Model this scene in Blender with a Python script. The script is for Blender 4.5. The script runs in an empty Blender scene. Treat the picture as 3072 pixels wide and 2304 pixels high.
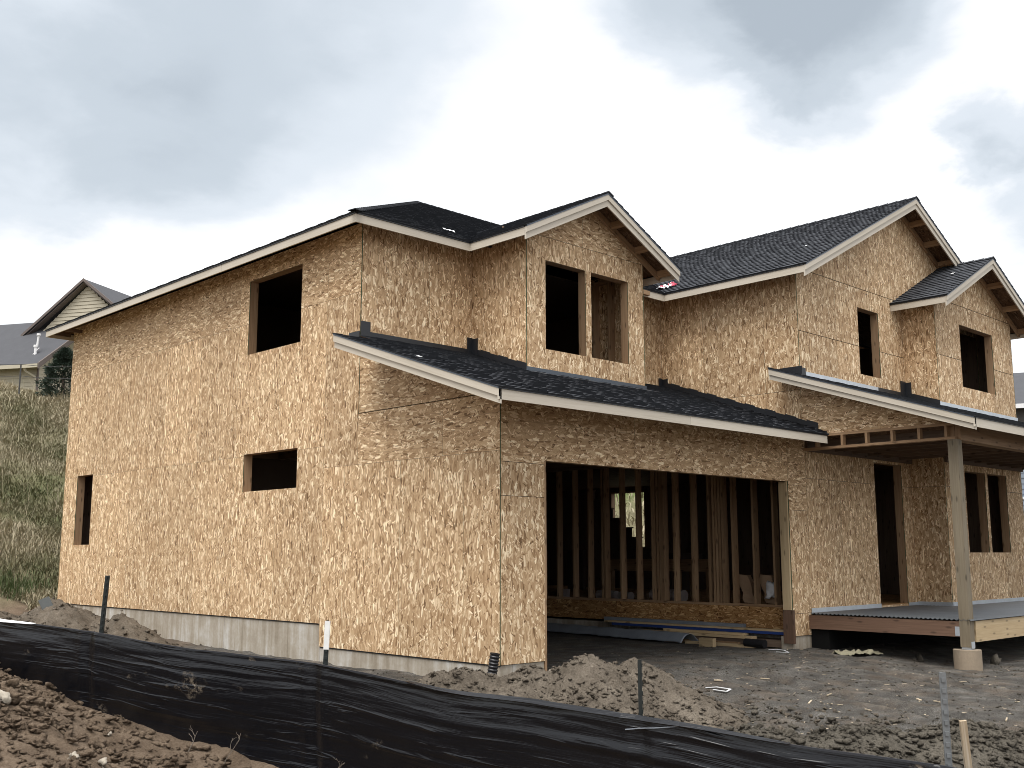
import bpy, bmesh, math, random
import numpy as np
from mathutils import Vector, Matrix
random.seed(7); rng = np.random.default_rng(7)
SC = bpy.context.scene
COL = SC.collection

# ---------------------------------------------------------------- camera, sky, sun, exposure
CAM = np.array([-8.5017, -8.9988, 1.6]); FPX = 3220.92; YAW, PITCH, ROLL = -0.7684, 0.1573, -0.0011
cyw, syw, cp, sp = math.cos(YAW), math.sin(YAW), math.cos(PITCH), math.sin(PITCH)
F_ = np.array([-syw*cp, cyw*cp, sp]); R_ = np.array([cyw, syw, 0.]); U_ = np.cross(R_, F_)
R_, U_ = R_*math.cos(ROLL)+U_*math.sin(ROLL), -R_*math.sin(ROLL)+U_*math.cos(ROLL)
cd = bpy.data.cameras.new('camera'); cam = bpy.data.objects.new('camera', cd); COL.objects.link(cam)
cd.sensor_fit = 'HORIZONTAL'; cd.sensor_width = 36; cd.lens = FPX*36/3072; cd.clip_end = 2000; cd.clip_start = .05
M = Matrix.Identity(4)
for i in range(3):
    M[i][0], M[i][1], M[i][2], M[i][3] = R_[i], U_[i], -F_[i], CAM[i]
cam.matrix_world = M; SC.camera = cam
def ray(u, v): return F_+R_*(u-1536)/FPX-U_*(v-1152)/FPX       # a pixel's direction
def at(u, v, t): return CAM+ray(u, v)*t
def on(u, v, ax, val):
    r = ray(u, v); return CAM+r*(val-CAM[ax])/r[ax]

vs = SC.view_settings; vs.view_transform = 'Standard'; vs.look = 'None'; vs.gamma = 1; vs.use_curve_mapping = False
vs.exposure = 1.38
SC.render.engine = 'CYCLES'; SC.cycles.filter_width = .9; SC.cycles.use_denoising = True; SC.cycles.denoising_prefilter = 'ACCURATE'; SC.cycles.denoising_input_passes = 'RGB_ALBEDO_NORMAL'; SC.cycles.max_bounces = 7; SC.cycles.caustics_reflective = False; SC.cycles.caustics_refractive = False
SUN_EL, SUN_AZ = math.radians(66), math.radians(246)          # azimuth clockwise from +Y
sd = bpy.data.lights.new('sun', 'SUN'); sun = bpy.data.objects.new('sun', sd); COL.objects.link(sun)
sd.energy = 1.5; sd.angle = math.radians(45); sd.color = (1, .97, .93)
sv = Vector((math.sin(SUN_AZ)*math.cos(SUN_EL), math.cos(SUN_AZ)*math.cos(SUN_EL), math.sin(SUN_EL)))
sun.rotation_euler = sv.to_track_quat('Z', 'Y').to_euler()

W = bpy.data.worlds.new('World'); SC.world = W; W.use_nodes = True
def NN(nt, t, **k):
    n = nt.nodes.new(t)
    for a, b in k.items(): setattr(n, a, b)
    return n
def L(nt, a, b): nt.links.new(a, b)
def math_(nt, op, a, b=None, c=None):
    n = NN(nt, 'ShaderNodeMath', operation=op)
    for i, x in enumerate((a, b, c)):
        if x is None: continue
        if isinstance(x, (int, float)): n.inputs[i].default_value = x
        else: L(nt, x, n.inputs[i])
    return n.outputs[0]
def ramp(nt, fac, stops, interp='LINEAR'):
    n = NN(nt, 'ShaderNodeValToRGB'); n.color_ramp.interpolation = interp
    e = n.color_ramp.elements
    while len(e) < len(stops): e.new(.5)
    for x, (p, c) in zip(e, stops):
        x.position = p; x.color = (*c, 1) if len(c) == 3 else c
    L(nt, fac, n.inputs[0]); return n.outputs[0]
def mixc(nt, fac, a, b, mode='MIX'):
    n = NN(nt, 'ShaderNodeMix', data_type='RGBA', blend_type=mode)
    for i, x in ((0, fac), (6, a), (7, b)):
        if isinstance(x, (int, float)): n.inputs[i].default_value = x
        elif isinstance(x, tuple): n.inputs[i].default_value = (*x, 1)
        else: L(nt, x, n.inputs[i])
    return n.outputs[2]
def noise(nt, vec, scale, detail=4, rough=.55, dist=0, dim='3D'):
    n = NN(nt, 'ShaderNodeTexNoise', noise_dimensions=dim)
    n.inputs['Scale'].default_value = scale; n.inputs['Detail'].default_value = detail
    n.inputs['Roughness'].default_value = rough; n.inputs['Distortion'].default_value = dist
    if vec is not None: L(nt, vec, n.inputs['Vector'])
    return n
def mapping(nt, vec, loc=(0, 0, 0), rot=(0, 0, 0), scale=(1, 1, 1)):
    n = NN(nt, 'ShaderNodeMapping'); n.inputs[1].default_value = loc; n.inputs[2].default_value = rot; n.inputs[3].default_value = scale
    L(nt, vec, n.inputs[0]); return n.outputs[0]

def make_world():
    nt = W.node_tree; bg = nt.nodes['Background']
    tc = NN(nt, 'ShaderNodeTexCoord'); dirv = tc.outputs['Generated']
    sky = NN(nt, 'ShaderNodeTexSky', sky_type='NISHITA'); sky.sun_disc = False
    sky.sun_elevation = SUN_EL; sky.sun_rotation = SUN_AZ; sky.air_density = 1.5; sky.dust_density = 4
    skyc = NN(nt, 'ShaderNodeVectorMath', operation='SCALE'); L(nt, sky.outputs[0], skyc.inputs[0]); skyc.inputs[3].default_value = .06
    # cloud deck: plane coordinates dir.xy / (dir.z + c)
    sep = NN(nt, 'ShaderNodeSeparateXYZ'); L(nt, dirv, sep.inputs[0])
    zz = math_(nt, 'ADD', math_(nt, 'MAXIMUM', sep.outputs[2], 0.0), .22)
    comb = NN(nt, 'ShaderNodeCombineXYZ')
    L(nt, math_(nt, 'DIVIDE', sep.outputs[0], zz), comb.inputs[0]); L(nt, math_(nt, 'DIVIDE', sep.outputs[1], zz), comb.inputs[1])
    cv = comb.outputs[0]
    n1 = noise(nt, mapping(nt, cv, (3.1, 1.7, .4)), 1.5, 7, .5, .15)
    n2 = noise(nt, mapping(nt, cv, (8.1, 4.7, 2.4)), 4.2, 8, .55, .2)
    # three cloud masses seen in the sky, broken up by the noise
    dist = NN(nt, 'ShaderNodeVectorMath', operation='SCALE'); sub = NN(nt, 'ShaderNodeVectorMath', operation='SUBTRACT')
    L(nt, n2.outputs['Color'], sub.inputs[0]); sub.inputs[1].default_value = (.5, .5, .5); L(nt, sub.outputs[0], dist.inputs[0]); dist.inputs[3].default_value = .15
    dv = NN(nt, 'ShaderNodeVectorMath', operation='ADD'); L(nt, dirv, dv.inputs[0]); L(nt, dist.outputs[0], dv.inputs[1])
    tot = None
    for (u, v, r, a) in ((230, 20, .30, .38), (760, 150, .23, .34), (430, 480, .14, .14), (2180, -120, .20, .62), (2520, 60, .15, .62), (3010, 400, .07, .45), (1350, -80, .16, .30), (3250, 620, .12, .35), (-500, 200, .25, .3)):
        d = ray(u, v); d = d/np.linalg.norm(d)
        dn = NN(nt, 'ShaderNodeVectorMath', operation='DISTANCE'); L(nt, dv.outputs[0], dn.inputs[0]); dn.inputs[1].default_value = tuple(d)
        mr = NN(nt, 'ShaderNodeMapRange', interpolation_type='SMOOTHERSTEP'); L(nt, dn.outputs['Value'], mr.inputs[0])
        mr.inputs[1].default_value = r; mr.inputs[2].default_value = r*.15; mr.inputs[3].default_value = 0; mr.inputs[4].default_value = a
        tot = mr.outputs[0] if tot is None else math_(nt, 'ADD', tot, mr.outputs[0])
    rough = math_(nt, 'MULTIPLY', math_(nt, 'SUBTRACT', n1.outputs[0], .46), .8)
    rough2 = math_(nt, 'MULTIPLY', math_(nt, 'SUBTRACT', n2.outputs[0], .5), .42)
    dens = math_(nt, 'ADD', math_(nt, 'ADD', tot, rough), rough2)
    cc = ramp(nt, dens, [(0.0, (.62, .625, .635)), (.18, (.50, .51, .525)), (.42, (.385, .415, .45)), (.68, (.30, .333, .368)), (1.0, (.225, .255, .288))], 'EASE')
    fin = mixc(nt, .93, skyc.outputs[0], cc)
    L(nt, fin, bg.inputs[0]); bg.inputs[1].default_value = .82
make_world()

# ---------------------------------------------------------------- materials
MATS = {}
def newmat(name):
    m = bpy.data.materials.new(name); m.use_nodes = True; MATS[name] = m
    return m, m.node_tree, m.node_tree.nodes['Principled BSDF']
def setp(b, **k):
    for a, v in k.items(): b.inputs[a.replace('_', ' ')].default_value = v
def bump(nt, b, h, strength=.3, dist=.01):
    n = NN(nt, 'ShaderNodeBump'); n.inputs['Strength'].default_value = strength; n.inputs['Distance'].default_value = dist
    L(nt, h, n.inputs['Height']); L(nt, n.outputs[0], b.inputs['Normal'])
def rand_obj(nt):
    return NN(nt, 'ShaderNodeObjectInfo').outputs['Random']

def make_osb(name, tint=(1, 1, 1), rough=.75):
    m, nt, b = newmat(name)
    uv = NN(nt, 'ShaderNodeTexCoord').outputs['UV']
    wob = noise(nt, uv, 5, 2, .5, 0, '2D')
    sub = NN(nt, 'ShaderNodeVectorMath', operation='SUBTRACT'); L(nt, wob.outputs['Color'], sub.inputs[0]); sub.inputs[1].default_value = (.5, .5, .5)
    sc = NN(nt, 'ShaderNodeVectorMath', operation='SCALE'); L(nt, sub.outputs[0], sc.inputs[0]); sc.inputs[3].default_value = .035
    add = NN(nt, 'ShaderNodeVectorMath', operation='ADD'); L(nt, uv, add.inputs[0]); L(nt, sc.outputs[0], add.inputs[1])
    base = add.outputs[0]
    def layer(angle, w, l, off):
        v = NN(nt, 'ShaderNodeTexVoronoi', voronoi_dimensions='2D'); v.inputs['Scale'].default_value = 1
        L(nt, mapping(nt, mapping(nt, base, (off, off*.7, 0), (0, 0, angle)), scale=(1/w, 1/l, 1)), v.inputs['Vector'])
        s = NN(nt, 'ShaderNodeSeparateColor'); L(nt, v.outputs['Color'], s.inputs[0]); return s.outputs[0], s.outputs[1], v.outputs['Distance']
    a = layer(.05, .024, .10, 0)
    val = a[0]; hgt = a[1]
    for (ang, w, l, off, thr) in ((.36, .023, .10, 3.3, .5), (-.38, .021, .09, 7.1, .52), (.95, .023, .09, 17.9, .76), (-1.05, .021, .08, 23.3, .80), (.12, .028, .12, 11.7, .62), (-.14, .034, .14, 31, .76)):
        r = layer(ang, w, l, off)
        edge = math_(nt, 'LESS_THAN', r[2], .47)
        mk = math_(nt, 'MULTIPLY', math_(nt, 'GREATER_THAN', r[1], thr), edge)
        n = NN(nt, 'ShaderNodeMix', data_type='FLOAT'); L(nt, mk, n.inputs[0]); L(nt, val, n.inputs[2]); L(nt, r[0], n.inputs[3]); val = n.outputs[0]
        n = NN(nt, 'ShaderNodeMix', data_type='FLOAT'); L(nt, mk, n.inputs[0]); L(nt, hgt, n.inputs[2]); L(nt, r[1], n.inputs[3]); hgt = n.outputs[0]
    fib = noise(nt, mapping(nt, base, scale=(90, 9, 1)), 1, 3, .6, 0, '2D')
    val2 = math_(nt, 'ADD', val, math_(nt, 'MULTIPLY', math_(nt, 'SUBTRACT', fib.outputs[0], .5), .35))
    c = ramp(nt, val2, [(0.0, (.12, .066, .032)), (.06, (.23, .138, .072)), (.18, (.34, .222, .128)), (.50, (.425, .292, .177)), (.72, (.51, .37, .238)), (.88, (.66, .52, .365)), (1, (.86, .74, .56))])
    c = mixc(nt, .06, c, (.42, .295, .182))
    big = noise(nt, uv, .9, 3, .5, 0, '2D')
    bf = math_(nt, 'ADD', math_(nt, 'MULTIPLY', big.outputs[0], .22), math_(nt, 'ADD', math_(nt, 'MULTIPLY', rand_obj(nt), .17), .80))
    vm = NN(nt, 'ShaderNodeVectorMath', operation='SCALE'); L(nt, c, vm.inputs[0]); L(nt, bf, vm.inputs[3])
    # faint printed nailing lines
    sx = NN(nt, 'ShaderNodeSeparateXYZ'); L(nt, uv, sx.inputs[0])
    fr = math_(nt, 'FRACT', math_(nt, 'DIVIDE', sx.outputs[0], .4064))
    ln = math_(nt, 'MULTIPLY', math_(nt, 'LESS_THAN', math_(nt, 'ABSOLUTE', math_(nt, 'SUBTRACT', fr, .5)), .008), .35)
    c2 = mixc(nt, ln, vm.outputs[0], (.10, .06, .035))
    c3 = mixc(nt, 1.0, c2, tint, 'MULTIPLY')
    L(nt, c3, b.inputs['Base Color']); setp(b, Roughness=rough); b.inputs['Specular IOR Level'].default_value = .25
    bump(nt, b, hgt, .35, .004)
    return m
make_osb('osb', (1.19, 1.165, 1.09)); make_osb('osb_sheathing', (.26, .21, .18)); make_osb('osb_rim', (.8, .62, .4))  # sheathing copy is tinted dark, painting in the shade under the eaves

def make_wood(name, c0, c1, c2, knots=True, rough=.7, spec=.3, vr=.35):
    m, nt, b = newmat(name)
    uv = NN(nt, 'ShaderNodeTexCoord').outputs['UV']
    g = noise(nt, mapping(nt, uv, scale=(45, 1.6, 1)), 1, 5, .6, .6, '2D')
    g2 = noise(nt, mapping(nt, uv, scale=(6, .7, 1)), 1, 3, .5, .3, '2D')
    v = math_(nt, 'ADD', math_(nt, 'MULTIPLY', g.outputs[0], .6), math_(nt, 'MULTIPLY', g2.outputs[0], .5))
    c = ramp(nt, v, [(.3, c0), (.55, c1), (.8, c2)])
    if knots:
        vo = NN(nt, 'ShaderNodeTexVoronoi', voronoi_dimensions='2D'); vo.inputs['Scale'].default_value = 1
        L(nt, mapping(nt, uv, scale=(7, 2.2, 1)), vo.inputs['Vector'])
        k = ramp(nt, vo.outputs['Distance'], [(.05, (1, 1, 1)), (.13, (0, 0, 0))])
        c = mixc(nt, math_(nt, 'MULTIPLY', k, .6), c, tuple(x*.25 for x in c0))
    r = math_(nt, 'ADD', math_(nt, 'MULTIPLY', rand_obj(nt), vr), 1-vr*.57)
    vm = NN(nt, 'ShaderNodeVectorMath', operation='SCALE'); L(nt, c, vm.inputs[0]); L(nt, r, vm.inputs[3])
    L(nt, vm.outputs[0], b.inputs['Base Color']); setp(b, Roughness=rough); b.inputs['Specular IOR Level'].default_value = spec
    bump(nt, b, g.outputs[0], .2, .003); return m
make_wood('lumber', (.22, .13, .07), (.33, .21, .12), (.43, .29, .175))
make_wood('lumber_pale', (.40, .29, .16), (.52, .39, .23), (.62, .49, .31))
make_wood('lumber_grey', (.155, .125, .082), (.225, .185, .128), (.285, .24, .17))
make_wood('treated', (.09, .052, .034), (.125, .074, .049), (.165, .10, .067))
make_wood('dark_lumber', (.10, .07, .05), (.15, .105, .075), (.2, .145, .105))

def make_plain(name, col, rough=.6, metal=0, var=.15, scale=3, bumpa=0, spec=.5, nscale2=60):
    m, nt, b = newmat(name)
    tc = NN(nt, 'ShaderNodeTexCoord').outputs['Object']
    n = noise(nt, tc, scale, 5, .6); n2 = noise(nt, tc, nscale2, 3, .6)
    f = math_(nt, 'ADD', math_(nt, 'MULTIPLY', math_(nt, 'SUBTRACT', n.outputs[0], .5), 2*var), math_(nt, 'ADD', math_(nt, 'MULTIPLY', math_(nt, 'SUBTRACT', n2.outputs[0], .5), var), 1))
    vm = NN(nt, 'ShaderNodeVectorMath', operation='SCALE'); vm.inputs[0].default_value = col; L(nt, f, vm.inputs[3])
    L(nt, vm.outputs[0], b.inputs['Base Color']); setp(b, Roughness=rough, Metallic=metal); b.inputs['Specular IOR Level'].default_value = spec
    if bumpa: bump(nt, b, n2.outputs[0], bumpa, .01)
    return m
make_wood('primed', (.47, .42, .34), (.555, .50, .415), (.60, .55, .47), False, .6, vr=.10)
make_wood('primed_shade', (.46, .41, .335), (.54, .49, .41), (.59, .54, .46), False, .6, vr=.10)
make_plain('flash_black', (.012, .014, .018), .45, var=.3, scale=5)
make_plain('flash_grey', (.07, .085, .105), .4, .3, var=.2, scale=5)
make_plain('galv', (.52, .56, .60), .42, .6, var=.25, scale=6)
make_plain('drip', (.10, .12, .15), .4, .4, var=.2)
make_plain('edge_green', (.05, .085, .04), .8, var=.2)
make_plain('black_plastic', (.012, .012, .014), .35, var=.2)
make_plain('white_plastic', (.72, .73, .74), .45, var=.12, scale=8)
make_plain('paper_brown', (.36, .24, .15), .85, var=.2, scale=6)
make_plain('cloth_tan', (.24, .22, .15), .9, var=.3, scale=9, bumpa=.3)
make_plain('post_green', (.016, .020, .019), .55, .2, var=.5, scale=14)
make_plain('post_galv', (.19, .20, .205), .5, .5, var=.35, scale=14)
make_plain('paint_white', (.72, .72, .70), .6, var=.15, scale=20)
make_plain('siding_tan', (.44, .40, .31), .7, var=.06)
make_plain('siding_blue', (.20, .235, .28), .7, var=.06)
make_plain('siding_dark', (.10, .095, .09), .7, var=.06)
make_plain('trim_brown', (.13, .105, .095), .7, var=.1)
make_plain('trim_white', (.75, .75, .76), .5, var=.05)
make_plain('roof_far', (.070, .072, .080), .95, var=.16, scale=2.5, nscale2=18, bumpa=.2)
make_plain('blue_board', (.02, .05, .20), .5, var=.2)
make_plain('insul', (.42, .37, .36), .9, var=.15)
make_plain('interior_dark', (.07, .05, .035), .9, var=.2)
make_plain('shade_black', (.008, .008, .008), .95, var=.2, spec=.1)
make_plain('red_print', (.42, .03, .07), .5, var=.3, scale=20)
make_plain('membrane', (.22, .245, .28), .55, var=.3, scale=4)
make_plain('bark', (.09, .07, .055), .9, var=.3, scale=10)
make_plain('twig', (.14, .115, .09), .9, var=.3, scale=10)
make_plain('needles', (.020, .036, .022), .8, var=.5, scale=4)
make_plain('wire', (.05, .05, .05), .6)

def make_shingle():
    m, nt, b = newmat('shingle')
    at_ = NN(nt, 'ShaderNodeAttribute', attribute_name='shade')
    tc = NN(nt, 'ShaderNodeTexCoord').outputs['Object']
    n = noise(nt, tc, 140, 2, .6); n2 = noise(nt, tc, 2.2, 4, .6)
    f = math_(nt, 'MULTIPLY', at_.outputs['Fac'], math_(nt, 'ADD', math_(nt, 'MULTIPLY', n.outputs[0], .6), math_(nt, 'ADD', math_(nt, 'MULTIPLY', n2.outputs[0], .2), .3)))
    c = ramp(nt, f, [(.0, (.008, .009, .011)), (.2, (.018, .020, .024)), (.5, (.050, .054, .063)), (1, (.12, .128, .145))])
    L(nt, c, b.inputs['Base Color']); setp(b, Roughness=.93); b.inputs['Specular IOR Level'].default_value = .3
    bump(nt, b, n.outputs[0], .3, .004)
make_shingle()

def make_concrete():
    m, nt, b = newmat('concrete')
    tc = NN(nt, 'ShaderNodeTexCoord').outputs['Object']
    st = noise(nt, mapping(nt, tc, scale=(7, 7, .5)), 1, 5, .6, .3)
    bl = noise(nt, tc, 1.6, 4, .6); fi = noise(nt, tc, 30, 3, .6)
    v = math_(nt, 'ADD', math_(nt, 'MULTIPLY', st.outputs[0], .62), math_(nt, 'ADD', math_(nt, 'MULTIPLY', bl.outputs[0], .55), math_(nt, 'MULTIPLY', fi.outputs[0], .15)))
    c = ramp(nt, v, [(.42, (.17, .138, .10)), (.56, (.30, .255, .195)), (.68, (.40, .355, .29)), (.86, (.58, .57, .54))])
    L(nt, c, b.inputs['Base Color']); setp(b, Roughness=.85); bump(nt, b, fi.outputs[0], .25, .006)
make_concrete()

def make_soil(name, zone):
    m, nt, b = newmat(name)
    tc = NN(nt, 'ShaderNodeTexCoord').outputs['Object']
    n = noise(nt, tc, 3.2, 6, .62, .2); f = noise(nt, tc, 48, 5, .72); g = noise(nt, tc, 120, 2, .7)
    v = math_(nt, 'ADD', math_(nt, 'MULTIPLY', n.outputs[0], .5), math_(nt, 'MULTIPLY', f.outputs[0], .5))
    clay = ramp(nt, v, [(.28, (.046, .037, .028)), (.44, (.118, .097, .074)), (.58, (.20, .168, .131)), (.76, (.39, .34, .275))])
    brown = ramp(nt, v, [(.28, (.052, .036, .024)), (.44, (.135, .097, .066)), (.58, (.225, .168, .118)), (.76, (.41, .335, .25))])
    grv = ramp(nt, math_(nt, 'ADD', math_(nt, 'MULTIPLY', g.outputs[0], .65), math_(nt, 'MULTIPLY', n.outputs[0], .35)), [(.34, (.026, .025, .023)), (.47, (.078, .072, .064)), (.57, (.16, .15, .134)), (.69, (.40, .385, .355))])
    cdark = ramp(nt, v, [(.3, (.040, .035, .028)), (.46, (.10, .088, .070)), (.6, (.165, .146, .117)), (.78, (.27, .245, .20))])
    grass = ramp(nt, v, [(.3, (.10, .088, .052)), (.5, (.19, .17, .10)), (.7, (.28, .255, .16))])
    green = ramp(nt, v, [(.3, (.04, .07, .015)), (.5, (.085, .14, .03)), (.7, (.15, .20, .05))])
    if zone == 'ground':
        a = NN(nt, 'ShaderNodeAttribute', attribute_name='zone'); s = NN(nt, 'ShaderNodeSeparateColor'); L(nt, a.outputs['Color'], s.inputs[0])
        br = noise(nt, tc, 2.0, 5, .6)
        gm = math_(nt, 'MULTIPLY', s.outputs[0], ramp(nt, br.outputs[0], [(.36, (.62, .62, .62)), (.52, (1, 1, 1))]))
        c = mixc(nt, gm, brown, grv); c = mixc(nt, s.outputs[1], c, grass); c = mixc(nt, s.outputs[2], c, green)
    elif zone == 'clay': c = clay
    elif zone == 'brown': c = brown
    else: c = cdark
    L(nt, c, b.inputs['Base Color']); setp(b, Roughness=.95); b.inputs['Specular IOR Level'].default_value = .2
    h = math_(nt, 'ADD', math_(nt, 'MULTIPLY', f.outputs[0], 1), math_(nt, 'MULTIPLY', g.outputs[0], .5))
    bump(nt, b, h, 1.0, .03); return m
make_soil('soil', 'ground'); make_soil('clay', 'clay'); make_soil('clay_dark', 'dark'); make_soil('clay_brown', 'brown')
make_plain('rock', (.36, .32, .26), .9, var=.35, scale=12, bumpa=.5)

def make_fabric():
    m, nt, b = newmat('silt_fabric')
    uv = NN(nt, 'ShaderNodeTexCoord').outputs['UV']
    st = noise(nt, mapping(nt, uv, scale=(1.9, 70, 1)), 1, 5, .6, .35, '2D')
    st2 = noise(nt, mapping(nt, mapping(nt, uv, rot=(0, 0, .02)), scale=(1.0, 15, 1)), 1, 3, .5, .35, '2D')
    wv = noise(nt, mapping(nt, uv, scale=(250, 250, 1)), 1, 1, .5, 0, '2D')
    mud = noise(nt, mapping(nt, uv, (4.2, 1.3, 0), scale=(2.1, 3.3, 1)), 1, 2, .5, 0, '2D'); mud2 = noise(nt, mapping(nt, uv, scale=(16, 22, 1)), 1, 5, .7, 0, '2D')
    mk = math_(nt, 'MULTIPLY', ramp(nt, mud.outputs[0], [(.70, (0, 0, 0)), (.78, (1, 1, 1))]), ramp(nt, mud2.outputs[0], [(.47, (0, 0, 0)), (.62, (1, 1, 1))]))
    dust = math_(nt, 'MULTIPLY', ramp(nt, mud2.outputs[0], [(.55, (0, 0, 0)), (.9, (1, 1, 1))]), .012)
    c = mixc(nt, dust, (.0035, .0042, .0065), (.2, .17, .14)); c = mixc(nt, math_(nt, 'MULTIPLY', mk, .8), c, (.20, .165, .125))
    L(nt, c, b.inputs['Base Color']); setp(b, Roughness=.20); b.inputs['Specular IOR Level'].default_value = .42
    h = math_(nt, 'ADD', math_(nt, 'MULTIPLY', st.outputs[0], .38), math_(nt, 'ADD', math_(nt, 'MULTIPLY', ramp(nt, st2.outputs[0], [(.45, (0, 0, 0)), (.62, (.25, .25, .25)), (.72, (1, 1, 1))]), 1.3), math_(nt, 'MULTIPLY', wv.outputs[0], .03)))
    bump(nt, b, h, .5, .011)
make_fabric()

def make_blade():
    m, nt, b = newmat('grass_blade')
    a = NN(nt, 'ShaderNodeAttribute', attribute_name='shade')
    c = ramp(nt, a.outputs['Fac'], [(0, (.06, .095, .026)), (.3, (.16, .155, .078)), (.6, (.26, .232, .145)), (1, (.40, .35, .245))])
    L(nt, c, b.inputs['Base Color']); setp(b, Roughness=.8)
make_blade()

# ---------------------------------------------------------------- mesh helpers
def rnd(a, b): return random.uniform(a, b)
class MB:
    def __init__(s): s.v = []; s.f = []; s.uv = []; s.mi = []; s.sh = []; s.smooth = False
    def face(s, pts, uvs=None, mat=0, shade=None):
        i = len(s.v); s.v += [tuple(map(float, p)) for p in pts]; s.f.append(tuple(range(i, i+len(pts))))
        s.uv.append(uvs or [(0, 0)]*len(pts)); s.mi.append(mat); s.sh.append(shade)
    def hexa(s, P, mat=0, shade=None, axis=None):
        # P: 8 corners, bottom 0-3 ccw from above, top 4-7; grain along the longest edge
        P = [np.array(p, float) for p in P]
        ex = np.linalg.norm(P[1]-P[0]); ey = np.linalg.norm(P[3]-P[0]); ez = np.linalg.norm(P[4]-P[0])
        loc = [(0, 0, 0), (ex, 0, 0), (ex, ey, 0), (0, ey, 0), (0, 0, ez), (ex, 0, ez), (ex, ey, ez), (0, ey, ez)]
        k = int(np.argmax((ex, ey, ez))) if axis is None else axis
        o1, o2 = rnd(0, 40), rnd(0, 40)
        for q in ((0, 3, 2, 1), (4, 5, 6, 7), (0, 1, 5, 4), (1, 2, 6, 5), (2, 3, 7, 6), (3, 0, 4, 7)):
            uv = []
            ax = [i for i in range(3) if max(loc[j][i] for j in q)-min(loc[j][i] for j in q) > 1e-9]
            vax = k if k in ax else (ax[-1] if ax else 0); uax = [i for i in ax if i != vax]
            uax = uax[0] if uax else vax
            for j in q: uv.append((loc[j][uax]+o1, loc[j][vax]+o2))
            s.face([P[j] for j in q], uv, mat, shade)
    def box(s, x0, x1, y0, y1, z0, z1, mat=0, axis=None):
        s.hexa([(x0, y0, z0), (x1, y0, z0), (x1, y1, z0), (x0, y1, z0), (x0, y0, z1), (x1, y0, z1), (x1, y1, z1), (x0, y1, z1)], mat, None, axis)
        return s
    def bar(s, a, b, w, h, side=None, mat=0):
        # bar from a to b; h measured downwards-perpendicular, w along 'side'
        a, b = np.array(a, float), np.array(b, float); d = (b-a)/np.linalg.norm(b-a)
        sd_ = np.array(side if side is not None else (np.cross(d, (0, 0, 1)) if abs(d[2]) < .95 else (1, 0, 0)), float)
        sd_ = sd_-d*(sd_@d); sd_ /= np.linalg.norm(sd_); up = np.cross(sd_, d)
        if up[2] < 0: up = -up
        c = [(-.5, -.5), (.5, -.5), (.5, .5), (-.5, .5)]
        lo = [a+sd_*w*x+up*h*y for x, y in c]; hi = [b+sd_*w*x+up*h*y for x, y in c]
        s.hexa(lo+hi, mat); return s
    def prism(s, poly, off, uvs, mat=0, smat=0, uoff=(0, 0), swap=False):
        # outer polygon poly (3D), extruded by vector off
        P = [np.array(p, float) for p in poly]; Q = [p+off for p in P]; n = len(P)
        U = [((b, a) if swap else (a, b)) for a, b in uvs]; U = [(a+uoff[0], b+uoff[1]) for a, b in U]
        s.face(P, U, mat); s.face(Q[::-1], U[::-1], mat)
        for i in range(n):
            j = (i+1) % n; s.face([P[j], P[i], Q[i], Q[j]], [U[j], U[i], (U[i][0]+.011, U[i][1]), (U[j][0]+.011, U[j][1])], smat)
    def build(s, name, mats, parent=None, smooth=False, loc=None, fix=True):
        me = bpy.data.meshes.new(name); me.from_pydata(s.v, [], s.f)
        if isinstance(mats, str): mats = [mats]
        for m in mats: me.materials.append(MATS[m])
        ul = me.uv_layers.new(name='UVMap'); flat = np.array([c for u in s.uv for p in u for c in p], dtype=np.float32); ul.data.foreach_set('uv', flat)
        me.polygons.foreach_set('material_index', np.array(s.mi, dtype=np.int32))
        if any(x is not None for x in s.sh):
            at_ = me.attributes.new('shade', 'FLOAT', 'FACE'); at_.data.foreach_set('value', np.array([x or 0 for x in s.sh], dtype=np.float32))
        if fix:
            bm = bmesh.new(); bm.from_mesh(me); bmesh.ops.remove_doubles(bm, verts=bm.verts, dist=1e-5); bmesh.ops.recalc_face_normals(bm, faces=bm.faces); bm.to_mesh(me); bm.free()
        if smooth: me.polygons.foreach_set('use_smooth', [True]*len(me.polygons))
        me.update(); o = bpy.data.objects.new(name, me); COL.objects.link(o)
        if parent is not None: o.parent = parent
        return o
def link_mesh(name, me, parent=None):
    o = bpy.data.objects.new(name, me); COL.objects.link(o)
    if parent is not None: o.parent = parent
    return o
def empty(name, loc=(0, 0, 0)):
    o = bpy.data.objects.new(name, None); COL.objects.link(o); o.location = loc; o.empty_display_size = .2; return o
def tag(o, label, cat, group=None):
    o['label'] = label; o['category'] = cat
    if group: o['group'] = group
    return o
def recenter(o):
    # put a mesh thing's origin at its base centre
    me = o.data; co = np.zeros(len(me.vertices)*3); me.vertices.foreach_get('co', co); co = co.reshape(-1, 3)
    c = np.array([co[:, 0].mean(), co[:, 1].mean(), co[:, 2].min()]); me.vertices.foreach_set('co', (co-c).ravel()); o.location = o.location+Vector(c); me.update(); return o

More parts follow.
